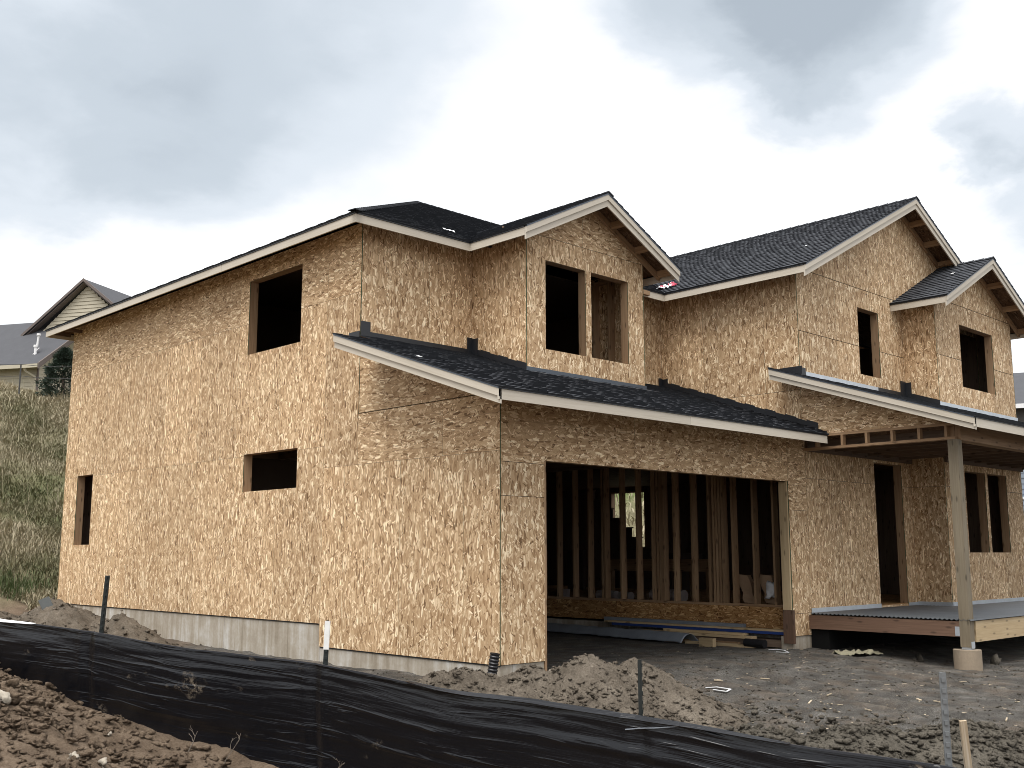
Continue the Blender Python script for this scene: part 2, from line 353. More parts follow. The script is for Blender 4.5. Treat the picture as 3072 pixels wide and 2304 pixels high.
def vnoise(x, y, seed=0):
    xi = np.floor(x).astype(np.int64); yi = np.floor(y).astype(np.int64); xf = x-xi; yf = y-yi
    def h(a, b):
        n = (a*374761393+b*668265263+seed*2147483647) & 0x7fffffff; n = ((n ^ (n >> 13))*1274126177) & 0x7fffffff
        return ((n ^ (n >> 16)) & 0xffff)/65535.
    u = xf*xf*(3-2*xf); v = yf*yf*(3-2*yf)
    return (h(xi, yi)*(1-u)+h(xi+1, yi)*u)*(1-v)+(h(xi, yi+1)*(1-u)+h(xi+1, yi+1)*u)*v
def fbm(x, y, oct=4, seed=0, gain=.5):
    t = 0; a = 1; s = 0
    for i in range(oct): t = t+a*vnoise(x*2**i, y*2**i, seed+i*17); s += a; a *= gain
    return t/s-.5
def sstep(a, b, x): t = np.clip((x-a)/(b-a), 0, 1); return t*t*(3-2*t)

# ---------------------------------------------------------------- ground
FENCE = [(-5.75, 5.0, 1.32), (-4.93, 2.2, 1.075), (-4.41, .58, .93), (-3.65, -1.83, .775), (-3.27, -4.72, .636), (-2.80, -6.42, .51), (-2.2, -8.6, .36)]
fy = np.array([p[1] for p in FENCE])[::-1]; fx = np.array([p[0] for p in FENCE])[::-1]; fz = np.array([p[2] for p in FENCE])[::-1]
def fence_x(y): return np.interp(y, fy, fx)
def fence_z(y): return np.interp(y, fy, fz)
def ground_h(x, y):
    x = np.asarray(x, float); y = np.asarray(y, float)
    inside = .16+0*x
    inside = inside-.14*sstep(0, -3.0, y)-.06*sstep(-3, -7, y)
    inside = inside+.10*sstep(3.5, 11, y)*(x < 1)
    inside = inside+.16*np.exp(-(((y+4.9+.45*(x+.5))/.55)**2))*sstep(-2.9, -2.0, x)*sstep(3.2, 1.0, x)       # low berm behind the fence
    outside = np.maximum(-.12, .08+.2*(y+1.74)-.056*(x+4.3)-.16*sstep(-5.6, -4.6, x)); outside = np.minimum(outside, 1.1)
    outside = outside-.05+.14*np.exp(-(((x+5.6)/.5)**2+((y-.0)/.6)**2))
    w = sstep(-.25, .35, x-fence_x(y))
    h = outside*(1-w)+inside*w
    s = y+.15*x-12.9
    H = np.clip(7.5-.105*(x-3), 3.2, 7.6)
    hill = .40*np.log1p(np.exp(np.clip(s*2, -50, 50)))/2*1.12
    cap = H-np.log1p(np.exp(np.clip((H-hill)*1.6, -50, 50)))/1.6+.03
    h = h+np.where(hill > .002, np.maximum(cap, 0)*1.0, 0)
    return h
def ground_n(x, y):
    near = np.exp(-((x+1)**2+(y+1)**2)/260.)
    rough = .05*fbm(x*1.1, y*1.1, 3, 3)+.055*fbm(x*5, y*5, 3, 9)*near
    out = 1-sstep(-.3, .2, x-fence_x(y)); rough = rough*(1+out*1.3)+out*.10*fbm(x*2.3, y*2.3, 3, 21)
    hillm = sstep(12, 15, y)
    for o_, am in ((0, .045), (1.5, .045), (3.6, .03)):
        dd_ = (x-.35*y-2.0-o_+.25*np.sin(y*.7))/.16; rough = rough-am*np.exp(-dd_**2)*sstep(-7, -5.5, y)*sstep(1.5, 0, y)+.5*am*np.exp(-((np.abs(dd_)-1.6)/.6)**2)*sstep(-7, -5.5, y)*sstep(1.5, 0, y)
    return rough*(1-.2*hillm)+hillm*.5*fbm(x*.35, y*.35, 3, 5)
def axis(a, b, lo, hi, step):
    core = list(np.arange(lo, hi, step)); out = []; p = lo; d = step
    while p > a: d *= 1.28; p -= d; out.append(p)
    out = out[::-1]+core; p = hi; d = step; out.append(hi)
    while p < b: d *= 1.28; p += d; out.append(p)
    return np.array(out)
gx = axis(-420, 420, -8.5, 9, .075); gy = axis(-420, 420, -8.7, 14, .075)
# finer rows over the hill
gy = np.unique(np.concatenate([gy, np.arange(14, 30, .4)])); gx = np.unique(np.concatenate([gx, np.arange(9, 30, .6)]))
GX, GY = np.meshgrid(gx, gy); GZ = ground_h(GX, GY)+ground_n(GX, GY)
inb = (GX > .1) & (GX < 13.6) & (GY > .1) & (GY < 12.6); GZ = np.where(inb, .17+.025*fbm(GX*3, GY*3, 3, 4), GZ)
nxg, nyg = len(gx), len(gy)
def grid_mesh(name, X, Y, Z, mat):
    ny, nx = X.shape; co = np.stack([X, Y, Z], -1).reshape(-1, 3)
    idx = np.arange(ny*nx).reshape(ny, nx); q = np.stack([idx[:-1, :-1], idx[:-1, 1:], idx[1:, 1:], idx[1:, :-1]], -1).reshape(-1, 4)
    me = bpy.data.meshes.new(name); me.vertices.add(len(co)); me.vertices.foreach_set('co', co.ravel().astype(np.float32))
    me.loops.add(q.size); me.loops.foreach_set('vertex_index', q.ravel().astype(np.int32))
    me.polygons.add(len(q)); me.polygons.foreach_set('loop_start', np.arange(0, q.size, 4, dtype=np.int32)); me.polygons.foreach_set('loop_total', np.full(len(q), 4, dtype=np.int32))
    me.polygons.foreach_set('use_smooth', [True]*len(q)); me.update(calc_edges=True); me.validate(); me.materials.append(MATS[mat]); return me
gme = grid_mesh('ground', GX, GY, GZ, 'soil')
out = 1-sstep(-.3, .25, GX-fence_x(GY))
grav = (1-out)*sstep(-2.9, -.8, GX+.25*np.sin(GY*2)+.8*fbm(GX, GY, 3, 31))*(1-sstep(6, 9, GY)*(GX < 0))
grav = grav*(1-.85*np.exp(-(((GY+4.9+.45*(GX+.5))/.6)**2))*sstep(-2.9, -2.2, GX)*sstep(3.4, 1.0, GX))
hill = sstep(13.0, 14.6, GY+.15*GX+1.6*fbm(GX*.8, GY*.8, 3, 8))
grn = hill*np.clip(sstep(17.2, 18.6, GY)*sstep(21.5, 19.5, GY)*.3+sstep(11, 16, GX)*sstep(16, 19, GY)*sstep(41, 36, GY+.3*GX), 0, 1)
colr = np.zeros((nyg*nxg, 4), np.float32); colr[:, 0] = (grav*(1-hill)).ravel(); colr[:, 1] = hill.ravel(); colr[:, 2] = grn.ravel(); colr[:, 3] = 1
ca = gme.color_attributes.new('zone', 'FLOAT_COLOR', 'POINT'); ca.data.foreach_set('color', colr.ravel())
ground = link_mesh('ground', gme); ground['kind'] = 'structure'

# ---------------------------------------------------------------- the house
house = tag(empty('house', (6.5, 5, 0)), 'unfinished two storey house sheathed in bare strand board with a dark shingle roof', 'house')
def hp(o): o.parent = house; o.matrix_parent_inverse = Matrix.Translation((-6.5, -5, 0)); return o
def sub(o, p): o.parent = p; o.matrix_parent_inverse = p.matrix_world.inverted() if False else Matrix.Identity(4); return o
X1, X2, X3, X4, X5 = 2.046, 4.703, 6.613, 10.25, 13.722
Y1, Y2, Y4, D = 2.78, 1.620, -.629, 12.644
ZB1, ZB2, ZE, ZEB = .67, .366, 6.10, 5.984
OH = .412

def clip_half(poly, ax, val, keep_less):
    out = []
    for i in range(len(poly)):
        a, b = poly[i], poly[(i+1) % len(poly)]
        ina = (a[ax] <= val) if keep_less else (a[ax] >= val); inb_ = (b[ax] <= val) if keep_less else (b[ax] >= val)
        if ina: out.append(a)
        if ina != inb_:
            t = (val-a[ax])/(b[ax]-a[ax]); out.append(tuple(a[k]+t*(b[k]-a[k]) for k in (0, 1)))
    o2 = []
    for p in out:
        if not o2 or abs(p[0]-o2[-1][0])+abs(p[1]-o2[-1][1]) > 1e-7: o2.append(p)
    if len(o2) > 1 and abs(o2[0][0]-o2[-1][0])+abs(o2[0][1]-o2[-1][1]) < 1e-7: o2.pop()
    return o2 if len(o2) > 2 else []
def area(p): return abs(sum(p[i][0]*p[(i+1) % len(p)][1]-p[(i+1) % len(p)][0]*p[i][1] for i in range(len(p))))/2
def clip_rect(poly, u0, u1, z0, z1):
    for ax, v, k in ((0, u0, False), (0, u1, True), (1, z0, False), (1, z1, True)):
        if poly: poly = clip_half(poly, ax, v, k)
    return poly
def minus(polys, hole):
    u0, u1, z0, z1 = hole; out = []
    for p in polys:
        if not clip_rect(p, u0, u1, z0, z1): out.append(p); continue
        for q in (clip_half(p, 0, u0, True), clip_half(p, 0, u1, False)):
            if q: out.append(q)
        m = clip_half(p, 0, u0, False); m = clip_half(m, 0, u1, True) if m else []
        if m:
            for q in (clip_half(m, 1, z0, True), clip_half(m, 1, z1, False)):
                if q: out.append(q)
    return [p for p in out if area(p) > 1e-4]
def P3(kind, c, sgn, u, z, off):
    # kind 'X': plane x=c, u is y; 'Y': plane y=c, u is x; sgn outward sign; off inwards
    return (c-sgn*off, u, z) if kind == 'X' else (u, c-sgn*off, z)
def wall(kind, c, sgn, cells, holes=(), core=True, mat='osb', coreparts=None, name='wall', zg=.0030):
    # cells: list of (convex polygon, horizontal?) = one sheathing panel each
    mb = MB()
    big = [(u0-.04, u1+.04, z0-.04, z1+.04) for u0, u1, z0, z1 in holes]
    polys = coreparts or [p for p, _ in cells]
    for p in polys:
        ps = [p]
        for h in big: ps = minus(ps, h)
        for q in ps:
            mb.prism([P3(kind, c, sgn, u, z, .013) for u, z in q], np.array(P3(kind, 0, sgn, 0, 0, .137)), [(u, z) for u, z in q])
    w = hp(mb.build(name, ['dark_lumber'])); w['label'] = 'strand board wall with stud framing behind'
    for p, horiz in cells:
        us = [a[0] for a in p]; zs = [a[1] for a in p]
        g, gz_ = .0016, zg
        q0 = clip_rect(p, min(us)+g, max(us)-g, min(zs)+gz_, max(zs)-gz_)
        if not q0: continue
        ps = [q0]
        for h in holes: ps = minus(ps, h)
        if not ps: continue
        mb = MB(); uo = (rnd(0, 60), rnd(0, 60))
        for q in ps:
            mb.prism([P3(kind, c, sgn, u, z, 0) for u, z in q], np.array(P3(kind, 0, sgn, 0, 0, .011)), [(u, z) for u, z in q], 0, 1, uo, horiz)
        o = mb.build('panel', [mat, 'edge_green']); o.parent = w
    for (u0, u1, z0, z1) in holes:
        if (u1-u0) > 2.9: continue
        fr = MB(); T = .038
        def bx(a0, a1, b0, b1):
            pts = []
            for off in (.012, .150):
                pts += [P3(kind, c, sgn, a0, b0, off), P3(kind, c, sgn, a1, b0, off), P3(kind, c, sgn, a1, b1, off), P3(kind, c, sgn, a0, b1, off)]
            fr.hexa(pts, axis=(0 if (a1-a0) > (b1-b0) else 1))
        bx(u0-T, u0+.002, z0, z1); bx(u1-.002, u1+T, z0, z1); bx(u0-T, u1+T, z1-.002, z1+T); bx(u0-T, u1+T, z0-T, z0+.002)
        f = fr.build('door_frame' if z1-z0 > 2.2 else 'window_frame', ['lumber']); f.parent = w
    return w
def grid_cells(poly, ucuts, zcuts, horiz=()):
    out = []
    us = [a[0] for a in poly]; zs = [a[1] for a in poly]
    uc = [min(us)]+[u for u in sorted(ucuts) if min(us)+.05 < u < max(us)-.05]+[max(us)]
    zc = [min(zs)]+[z for z in zcuts if min(zs)+.05 < z < max(zs)-.05]+[max(zs)]
    for j in range(len(zc)-1):
        for i in range(len(uc)-1):
            q = clip_rect(poly, uc[i], uc[i+1], zc[j], zc[j+1])
            if q and area(q) > .01: out.append((q, j in horiz))
    return out
def R4(u0, u1, z0, z1): return [(u0, z0), (u1, z0), (u1, z1), (u0, z1)]
def gar_top(y): return 4.54-.335*(2.78-y)          # shed roof plane over the garage
def por_top(y): return 4.205+.333*(y+.629)        # porch roof plane
WT = 6.16
# left wall
c = []
c += [(R4(0, .627, ZB2, 2.79), False), (R4(.627, 1.847, ZB2, 2.79), False), (R4(1.847, 3.067, ZB2, 2.79), False), (R4(3.067, 3.577, ZB2, 2.79), False)]
c += [(R4(0, 1.0227, 2.79, 3.475), True), (R4(1.0227, 2.78, 2.79, 3.475), True)]
c += [([(0, 3.483), (2.768, 3.483), (2.768, gar_top(2.768)-.05), (0, gar_top(0)-.05)], True)]
c += [(R4(2.78, 3.577, 2.79, 5.174), False), (R4(2.78, 3.577, 5.174, WT), True)]
yc = [3.577+1.2192*i for i in range(1, 8)]
c += grid_cells(R4(3.577, D, ZB1, 3.09), yc, []); c += grid_cells(R4(3.577, D, 3.09, 5.174), yc, []); c += grid_cells(R4(3.577, D, 5.174, WT), [3.577+2.438*i for i in range(1, 4)], [], (0,))
HL = [(4.258, 5.745, 4.68, 5.86), (4.25, 5.745, 2.546, 3.12), (11.306, 12.025, 1.787, 3.118)]
wall('X', 0, -1, c, HL, coreparts=[R4(.02, 2.78, ZB2, 3.3), R4(2.81, 3.577, ZB2, WT-.02), R4(3.577, D-.02, ZB1, WT-.02)], zg=.0016)
# front wall: garage front and entry, one plane
e = .0125
HG = (.7352, 6.127, -.5, 2.710); HD = (8.895, 9.895, .735, 3.165)
c = grid_cells(R4(e, .7352, ZB2, 2.665), [], [2.27]) + grid_cells(R4(e, 6.127, 2.665, 3.45), [2.44, 4.88], [], (0,)) + [(R4(6.127, 6.66, ZB2, .70), False), (R4(6.127, 6.66, .70, 2.27), False), (R4(6.127, 6.66, 2.27, 3.45), True)]
c += grid_cells(R4(6.66, 8.895, .70, 2.785), [7.70], []) + grid_cells(R4(6.66, X4, 2.785, 3.45), [8.5], [], ()) + [(R4(8.895, X4, .70, 2.785), False)]
wall('Y', 0, -1, c, [HG, HD], coreparts=[R4(.02, .7352, ZB2, 3.4), R4(.7352, 6.127, 2.72, 3.4), R4(6.127, 6.66, ZB2, 3.4), R4(6.66, X4, .70, 3.4)])
# upper wall behind the garage roof, both sides of the dormer
wall('Y', Y1, -1, grid_cells(R4(e, X1, 3.3, WT), [1.217], []), (), coreparts=[R4(.02, X1, 3.3, WT-.02)])
wall('Y', Y1, -1, grid_cells(R4(X2, X3, 3.3, WT), [], []), (), coreparts=[R4(X2, X3, 3.3, WT-.02)])
# dormer
wall('X', X1, -1, [(R4(Y2, Y1, 3.6, WT), False)], (), coreparts=[R4(Y2+.02, Y1, 3.6, WT-.02)])
xm = (X1+X2)/2; zt = lambda x: 6.976-.5*abs(x-xm)-.03
gp = [(X1+e, 3.6), (X2-e, 3.6), (X2-e, zt(X2)), (xm, zt(xm)), (X1+e, zt(X1))]
HDW = [(2.4445, 3.317, 4.531, 5.855), (3.441, 4.31, 4.531, 5.855)]
wall('Y', Y2, -1, grid_cells(gp, [3.26], [6.205], (1,)), HDW, coreparts=[gp])
# dormer right side: open studs inside
w = wall('X', X2, 1, [(R4(Y2, Y1, 3.6, WT), False)], (), coreparts=[R4(Y2+.16, Y2+.17, 3.6, 3.61)])
mb = MB()
for y in (Y2+.30, Y2+.62, Y2+.95): MB.box(mb, X2-.15, X2-.013, y-.019, y+.019, 3.6, 6.1)
for z in (4.5, 6.02): MB.box(mb, X2-.149, X2-.013, Y2+.17, Y1-.02, z, z+.038)
o = mb.build('stud', ['lumber']); o.parent = w
# wing: left side wall, porch gable end in the same plane, front gable
wall('X', X3, -1, grid_cells(R4(0, Y1, 3.3, WT), [1.861, .641], [4.2]) + [([(-2.32, 3.452), (0, 3.452), (0, por_top(0)-.09), (-2.32, por_top(-2.32)-.09)], True)], (), coreparts=[R4(.02, Y1, 3.3, WT-.02), R4(-2.3, -.01, 3.46, 3.50)])
xr = 10.2265; zg = lambda x: 8.121-.5*abs(x-xr)-.03
gp = [(X3+e, 3.46), (X5, 3.46), (X5, zg(X5)), (xr, zg(xr)), (X3+e, zg(X3))]
wall('Y', 0, -1, grid_cells(gp, [7.83, 9.05, 11.5], [5.17, 6.217]), [(8.6, 9.345, 4.682, 5.869), (X4+.16, X5-.16, 3.5, 6.0)], coreparts=[gp], zg=.005)
# projecting bay
wall('X', X4, -1, grid_cells(R4(Y4, 0, .71, WT), [], [2.785, 3.6]), (), coreparts=[R4(Y4+.02, -.02, .71, WT-.02)])
xb = (X4+X5)/2; zb = lambda x: 7.1743-.5*abs(x-xb)-.03
gp = [(X4+e, .71), (X5-e, .71), (X5-e, zb(X5)), (xb, zb(xb)), (X4+e, zb(X4))]
wall('Y', Y4, -1, grid_cells(gp, [11.47, 12.69], [2.785, 3.7, 5.17, 6.225]), [(11.09, 11.965, 1.622, 3.095), (12.085, 12.955, 1.622, 3.095), (11.275, 12.763, 4.673, 5.858)], coreparts=[gp], zg=.005)
# right, back
wall('X', X5, 1, grid_cells(R4(Y4, D, .37, WT), [.6+1.22*i for i in range(10)], [2.8, 5.2]), [(8.88, 10.0, 1.72, 3.21)], coreparts=[R4(Y4+.02, D-.02, .37, WT-.02)])
wall('Y', D, 1, grid_cells(R4(e, X5-e, .37, WT), [1.22*i for i in range(1, 12)], [2.8, 5.2]), (), coreparts=[R4(.02, X5-.02, .37, WT-.02)])

# foundation
def part(mb, name, mats, parent=None, label=None):
    o = mb.build(name, mats)
    if parent is None: hp(o)
    else: o.parent = parent
    if label: o['label'] = label
    return o
fys = np.linspace(3.580, D-.02, 8)
for i in range(7): part(MB().box(.018+.002*(i % 2), .218, fys[i]+.002, fys[i+1]-.002, -.4, ZB1-.004), 'foundation', 'concrete')
for a in ((.018, .218, .02, .64, -.4, ZB2-.004), (.020, .218, .644, 2.395, -.4, ZB2-.004), (.018, .218, 2.40, 3.576, -.4, ZB2-.004), (.22, .725, .018, .218, -.4, ZB2-.004), (6.11, 6.66, .016, .215, -.4, ZB2-.006), (6.60, 6.80, .22, 7, -.4, .39), (X5-.22, X5-.02, -.6, D-.02, -.4, .36), (6.8, X5-.22, .018, .2, -.4, .69), (.22, X5-.22, D-.22, D-.02, -.4, .36)):
    part(MB().box(*a), 'foundation', 'concrete')
for y0, y1, z in ((3.59, D-.01, ZB1), (.0, 3.57, ZB2)): part(MB().box(.008, .016, y0, y1, z-.014, z-.001), 'sill_gasket', 'flash_black')
# garage jambs
part(MB().box(6.092, 6.126, .012, .152, .76, 2.708), 'garage_jamb', 'lumber_pale'); part(MB().box(6.075, 6.128, -.028, .150, .26, .757), 'garage_jamb', 'treated')
part(MB().box(.7365, .776, .012, .15, .25, 2.708), 'garage_jamb', 'lumber'); part(MB().box(.74, 6.12, .012, .151, 2.714, 2.752), 'garage_header', 'lumber')
# interior: floors, ceiling, partitions
part(MB().box(6.80, X5-.16, .02, D-.17, .66, .745), 'floor', 'osb_rim'); part(MB().box(.17, 6.3, 6.4, D-.17, .66, .745), 'floor', 'osb_rim')
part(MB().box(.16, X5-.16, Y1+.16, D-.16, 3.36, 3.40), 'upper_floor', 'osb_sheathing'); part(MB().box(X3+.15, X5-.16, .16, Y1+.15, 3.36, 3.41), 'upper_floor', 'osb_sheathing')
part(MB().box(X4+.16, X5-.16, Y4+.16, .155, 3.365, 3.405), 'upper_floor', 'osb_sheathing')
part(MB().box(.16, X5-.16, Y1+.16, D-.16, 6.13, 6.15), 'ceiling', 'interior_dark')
part(MB().box(.16, 6.5, 6.36, 6.38, .1, 3.36), 'partition', 'interior_dark'); part(MB().box(.16, X5-.17, 8.0, 8.02, 3.41, 6.12), 'partition', 'interior_dark')  # closed garage back partition added to keep the inside dark
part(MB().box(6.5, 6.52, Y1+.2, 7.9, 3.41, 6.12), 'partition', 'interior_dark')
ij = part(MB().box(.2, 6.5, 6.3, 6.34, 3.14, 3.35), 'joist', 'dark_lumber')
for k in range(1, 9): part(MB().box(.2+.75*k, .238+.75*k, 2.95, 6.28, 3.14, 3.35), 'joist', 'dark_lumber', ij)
iu = part(MB().box(2.2, 2.34, 3.1, 7.9, 3.41, 3.448), 'inner_stud_wall', 'lumber')
for k in range(12): part(MB().box(2.2, 2.34, 3.15+.406*k, 3.188+.406*k, 3.449, 6.1), 'stud', 'lumber', iu)
il = part(MB().box(1.6, 1.74, 6.6, 12.4, .746, .784), 'inner_stud_wall', 'lumber')
for k in range(14): part(MB().box(1.6, 1.74, 6.65+.406*k, 6.688+.406*k, .785, 3.3), 'stud', 'lumber', il)
# stud wall between garage and house
sw = part(MB().box(6.60, 6.74, .16, 6.6, .765, .803), 'stud_wall', 'lumber')
part(MB().box(6.60, 6.74, .16, 6.6, 3.30, 3.34), 'plate', 'lumber', sw)
part(MB().box(6.585, 6.598, .16, 3.9, .43, .763), 'rim_panel', 'osb_rim', sw); part(MB().box(6.585, 6.598, 3.905, 6.5, .43, .763), 'rim_panel', 'osb_rim', sw)
part(MB().box(6.587, 6.598, .16, 1.05, .33, .426), 'rim_panel', 'osb_rim', sw)
for y, wd, m in ((5.379, .038, 0), (4.964, .038, 0), (4.581, .038, 0), (4.183, .038, 0), (4.245, .038, 0), (3.795, .038, 0), (3.418, .038, 0), (3.066, .038, 0), (3.025, .038, 0), (2.95, .038, 0), (2.86, .10, 0), (2.591, .038, 0), (2.204, .038, 0), (1.86, .038, 1), (1.76, .038, 1), (1.70, .038, 1), (1.64, .038, 1), (1.58, .038, 1), (1.383, .038, 0), (.979, .038, 0), (.60, .038, 0), (.3, .038, 0), (5.8, .038, 0)):
    part(MB().box(6.602, 6.738, y-wd/2, y+wd/2, .804, 3.298), 'stud', 'lumber', sw)
# inner wall, landing and stair seen through the studs
iw = part(MB().box(9.5, 9.6, 3.9, 6.7, 1.25, 1.50), 'landing_beam', 'lumber')
for y in (6.55, 6.2, 5.75, 5.2, 4.75, 4.4, 4.0): part(MB().box(9.5, 9.6, y-.04, y+.04, .75, 1.249), 'stud', 'lumber', iw)
for y in (4.75, 4.3): part(MB().box(9.52, 9.6, y-.03, y+.03, 1.501, 3.3), 'stud', 'lumber', iw)
for y in (1.4, 1.9, .85, .5): part(MB().box(9.0, 9.1, y-.03, y+.03, .75, 3.3), 'stud', 'lumber', iw)
st = MB(); run, rise = .31, .245; y0, z0 = 8.18, 2.0
poly = [(y0-.0-run*3, z0-rise*4)]
for k in range(-3, 6): poly += [(y0+run*k, z0+rise*k), (y0+run*(k+1), z0+rise*k)] if True else []
pp = []
for k in range(-3, 6):
    ya, za = y0+run*k, z0+rise*k
    pp.append([(ya, .75), (ya+run, .75), (ya+run, za), (ya, za)])
for q in pp:
    st.prism([(12.55, a, b) for a, b in q], np.array((.05, 0, 0)), q); 
for k in range(-3, 6):
    ya, za = y0+run*k, z0+rise*k
    st.box(12.53, 12.62, ya-.03, ya+run, za+.001, za+.028)
part(st, 'stair', 'dark_lumber')
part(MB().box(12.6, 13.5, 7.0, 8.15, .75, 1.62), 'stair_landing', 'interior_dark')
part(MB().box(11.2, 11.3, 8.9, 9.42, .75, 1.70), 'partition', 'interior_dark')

# ------------------------------------------------------------- roofs
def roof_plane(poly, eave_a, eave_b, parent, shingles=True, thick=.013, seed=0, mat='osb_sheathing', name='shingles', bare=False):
    # poly: planar 3D polygon of the sheathing top; courses run along eave_a -> eave_b
    P = [np.array(p, float) for p in poly]; a = np.array(eave_a, float); ex = np.array(eave_b, float)-a; ex /= np.linalg.norm(ex)
    n = np.zeros(3)
    for i in range(len(P)): n += np.cross(P[i]-P[0], P[(i+1) % len(P)]-P[0])
    n /= np.linalg.norm(n); n = n if n[2] > 0 else -n
    g = np.cross(n, ex); g = g if g[2] > 0 else -g
    pl = [((p-a)@ex, (p-a)@g) for p in P]
    mb = MB(); mb.prism([p for p in P], -n*thick, [(u, v) for u, v in pl], 0, 0, (rnd(0, 30), rnd(0, 30)))
    o = mb.build('sheathing', [mat]); o.parent = parent
    if not shingles:
        s2 = MB(); s2.prism([p+n*.012 for p in P], -n*.011, pl); q = s2.build('underlay', ['roof_far']); q.parent = parent; return
    sh = MB(); us = [p[0] for p in pl]; vs_ = [p[1] for p in pl]; R = random.Random(seed)
    exps = .145; k = 0; v = min(vs_)-.018
    big = [(u+(.012 if u > np.mean(us) else -.012), w) for u, w in pl]
    while v < max(vs_)-.01:
        u = min(us)-.02-R.uniform(0, .3); thickrow = False
        while u < max(us)+.02:
            w = R.choice((.10, .14, .18, .22, .30)); thickrow = not thickrow
            lo = v if v > min(vs_) else v
            vv0 = max(v, min(vs_)-.018)
            q = clip_rect([(x, max(y, -1e9)) for x, y in big], u, u+w, v, v+exps+.012) if v >= min(vs_) else clip_rect([(x, (y-.018 if y <= min(vs_)+1e-6 else y)) for x, y in big], u, u+w, v, v+exps+.012)
            if q and area(q) > 1e-4:
                t = .017 if thickrow else .012
                shade = R.uniform(.70, .95)*(1.0 if thickrow else .9)
                def lift(x, y):
                    f = (y-v)/(exps+.012); return a+ex*x+g*y+n*(.003+t*(1-f)+.004)
                top = [lift(x, y) for x, y in q]; sh.face(top, None, 0, shade)
                for i in range(len(q)):
                    j = (i+1) % len(q); b0 = a+ex*q[i][0]+g*q[i][1]; b1 = a+ex*q[j][0]+g*q[j][1]
                    sh.face([top[j], top[i], b0, b1], None, 0, shade*.35)  # edge faces coloured darker, painting the shading between courses
            u += w+.002
        v += exps; k += 1
    o = sh.build('shingles', ['shingle'], fix=False); o.parent = parent; o['kind'] = 'stuff'
def caps(a, b, na, nb, parent, seed=1):
    # overlapping cap shingles along a ridge or hip from a to b; na, nb: down-slope unit vectors of both sides
    a, b = np.array(a, float), np.array(b, float); Lh = np.linalg.norm(b-a); d = (b-a)/Lh; R = random.Random(seed)
    na = np.array(na, float); nb = np.array(nb, float); na /= np.linalg.norm(na); nb /= np.linalg.norm(nb)
    up = np.cross(na, d); up = up if up[2] > 0 else -up; up2 = np.cross(nb, d); up2 = up2 if up2[2] > 0 else -up2; um = (up+up2)/np.linalg.norm(up+up2)
    s = 0
    while s < Lh-.05:
        e_ = min(s+.24, Lh); mb = MB(); w = .13; sh = R.uniform(.4, .85)
        c0 = a+d*s+um*.036; c1 = a+d*e_+um*.022
        for nn, uu in ((na, up), (nb, up2)):
            l0 = c0+nn*w-um*.0; l1 = c1+nn*w
            l0 = l0+uu*.004; l1 = l1+uu*.002
            mb.face([c0, c1, l1, l0], None, 0, sh); dn = -uu*.016
            mb.face([c0, l0, l0+dn, c0-um*.016], None, 0, sh*.8); mb.face([l0, l1, l1+dn, l0+dn], None, 0, sh*.8); mb.face([c1, l1, l1+dn, c1-um*.016], None, 0, sh*.8)
        o = mb.build('ridge_cap', ['shingle'], fix=False); o.parent = parent
        s += .145 if False else .19
def rbox(name, p, mat, parent): o = MB().box(*p).build(name, [mat]); o.parent = parent; return o
def rbar(name, a, b, w, h, mat, parent, side=None): o = MB().bar(a, b, w, h, side).build(name, [mat]); o.parent = parent; return o
def rake(a, b, axis_out, parent, h=.235, mat='primed', drip=True):
    # two-layer rake boards; a, b: top edge at the outer face; axis_out unit vector pointing out of the gable
    a, b = np.array(a, float), np.array(b, float); o = np.array(axis_out, float); d = (b-a)/np.linalg.norm(b-a)
    def plate(nm, top, bot, thick, m):
        mb = MB(); A0, A1 = a-np.array((0, 0, top)), b-np.array((0, 0, top)); B0, B1 = a-np.array((0, 0, bot)), b-np.array((0, 0, bot))
        i = -o*thick[0]; j = -o*thick[1]
        mb.hexa([B0+j, B1+j, B1+i, B0+i, A0+j, A1+j, A1+i, A0+i], axis=0); q = mb.build(nm, [m]); q.parent = parent
    plate('rake_board', .006, .092, (0, .020), mat); plate('rake_board', .010, .165 if h < .2 else h-.045, (.021, .042), 'primed_shade')
    if drip:
        plate('drip_edge', -.012, .008, (-.006, .03), 'drip')

def roof_part(name, x0, y0): return hp(MB().box(x0, x0+.02, y0, y0+.02, 5.9, 5.92).build(name, ['dark_lumber']))
SL = .5
ZS = ZE+.02
XA, YA, XZ, YZ = -OH, Y1-OH, X5+OH, D+OH
hw = (YZ-YA)/2; zr_ = ZS+SL*hw; ym = (YA+YZ)/2
mr = roof_part('main_roof', 6, 6)
tl = [(XA, YA, ZS), (XZ, YA, ZS), (XZ-hw, ym, zr_), (XA+hw, ym, zr_)]
roof_plane(tl, tl[0], tl[1], mr, seed=1)
roof_plane([(XA, YZ, ZS), (XA, YA, ZS), (XA+hw, ym, zr_)], (XA, YZ, ZS), (XA, YA, ZS), mr, seed=2)
roof_plane([(XA, YZ, ZS), (XZ, YZ, ZS), (XZ-hw, ym, zr_), (XA+hw, ym, zr_)], (XA, YZ, ZS), (XZ, YZ, ZS), mr, False)
roof_plane([(XZ, YZ, ZS), (XZ, YA, ZS), (XZ-hw, ym, zr_)], (XZ, YZ, ZS), (XZ, YA, ZS), mr, False)
up3 = np.array((0, 0, .0))
caps((XA-.03, YA-.03, ZS), (XA+hw, ym, zr_), (0, -1, -SL), (-1, 0, -SL), mr, 1)
caps((XA+hw, ym, zr_), (8.2, ym, zr_), (0, -1, -SL), (0, 1, -SL), mr, 2)
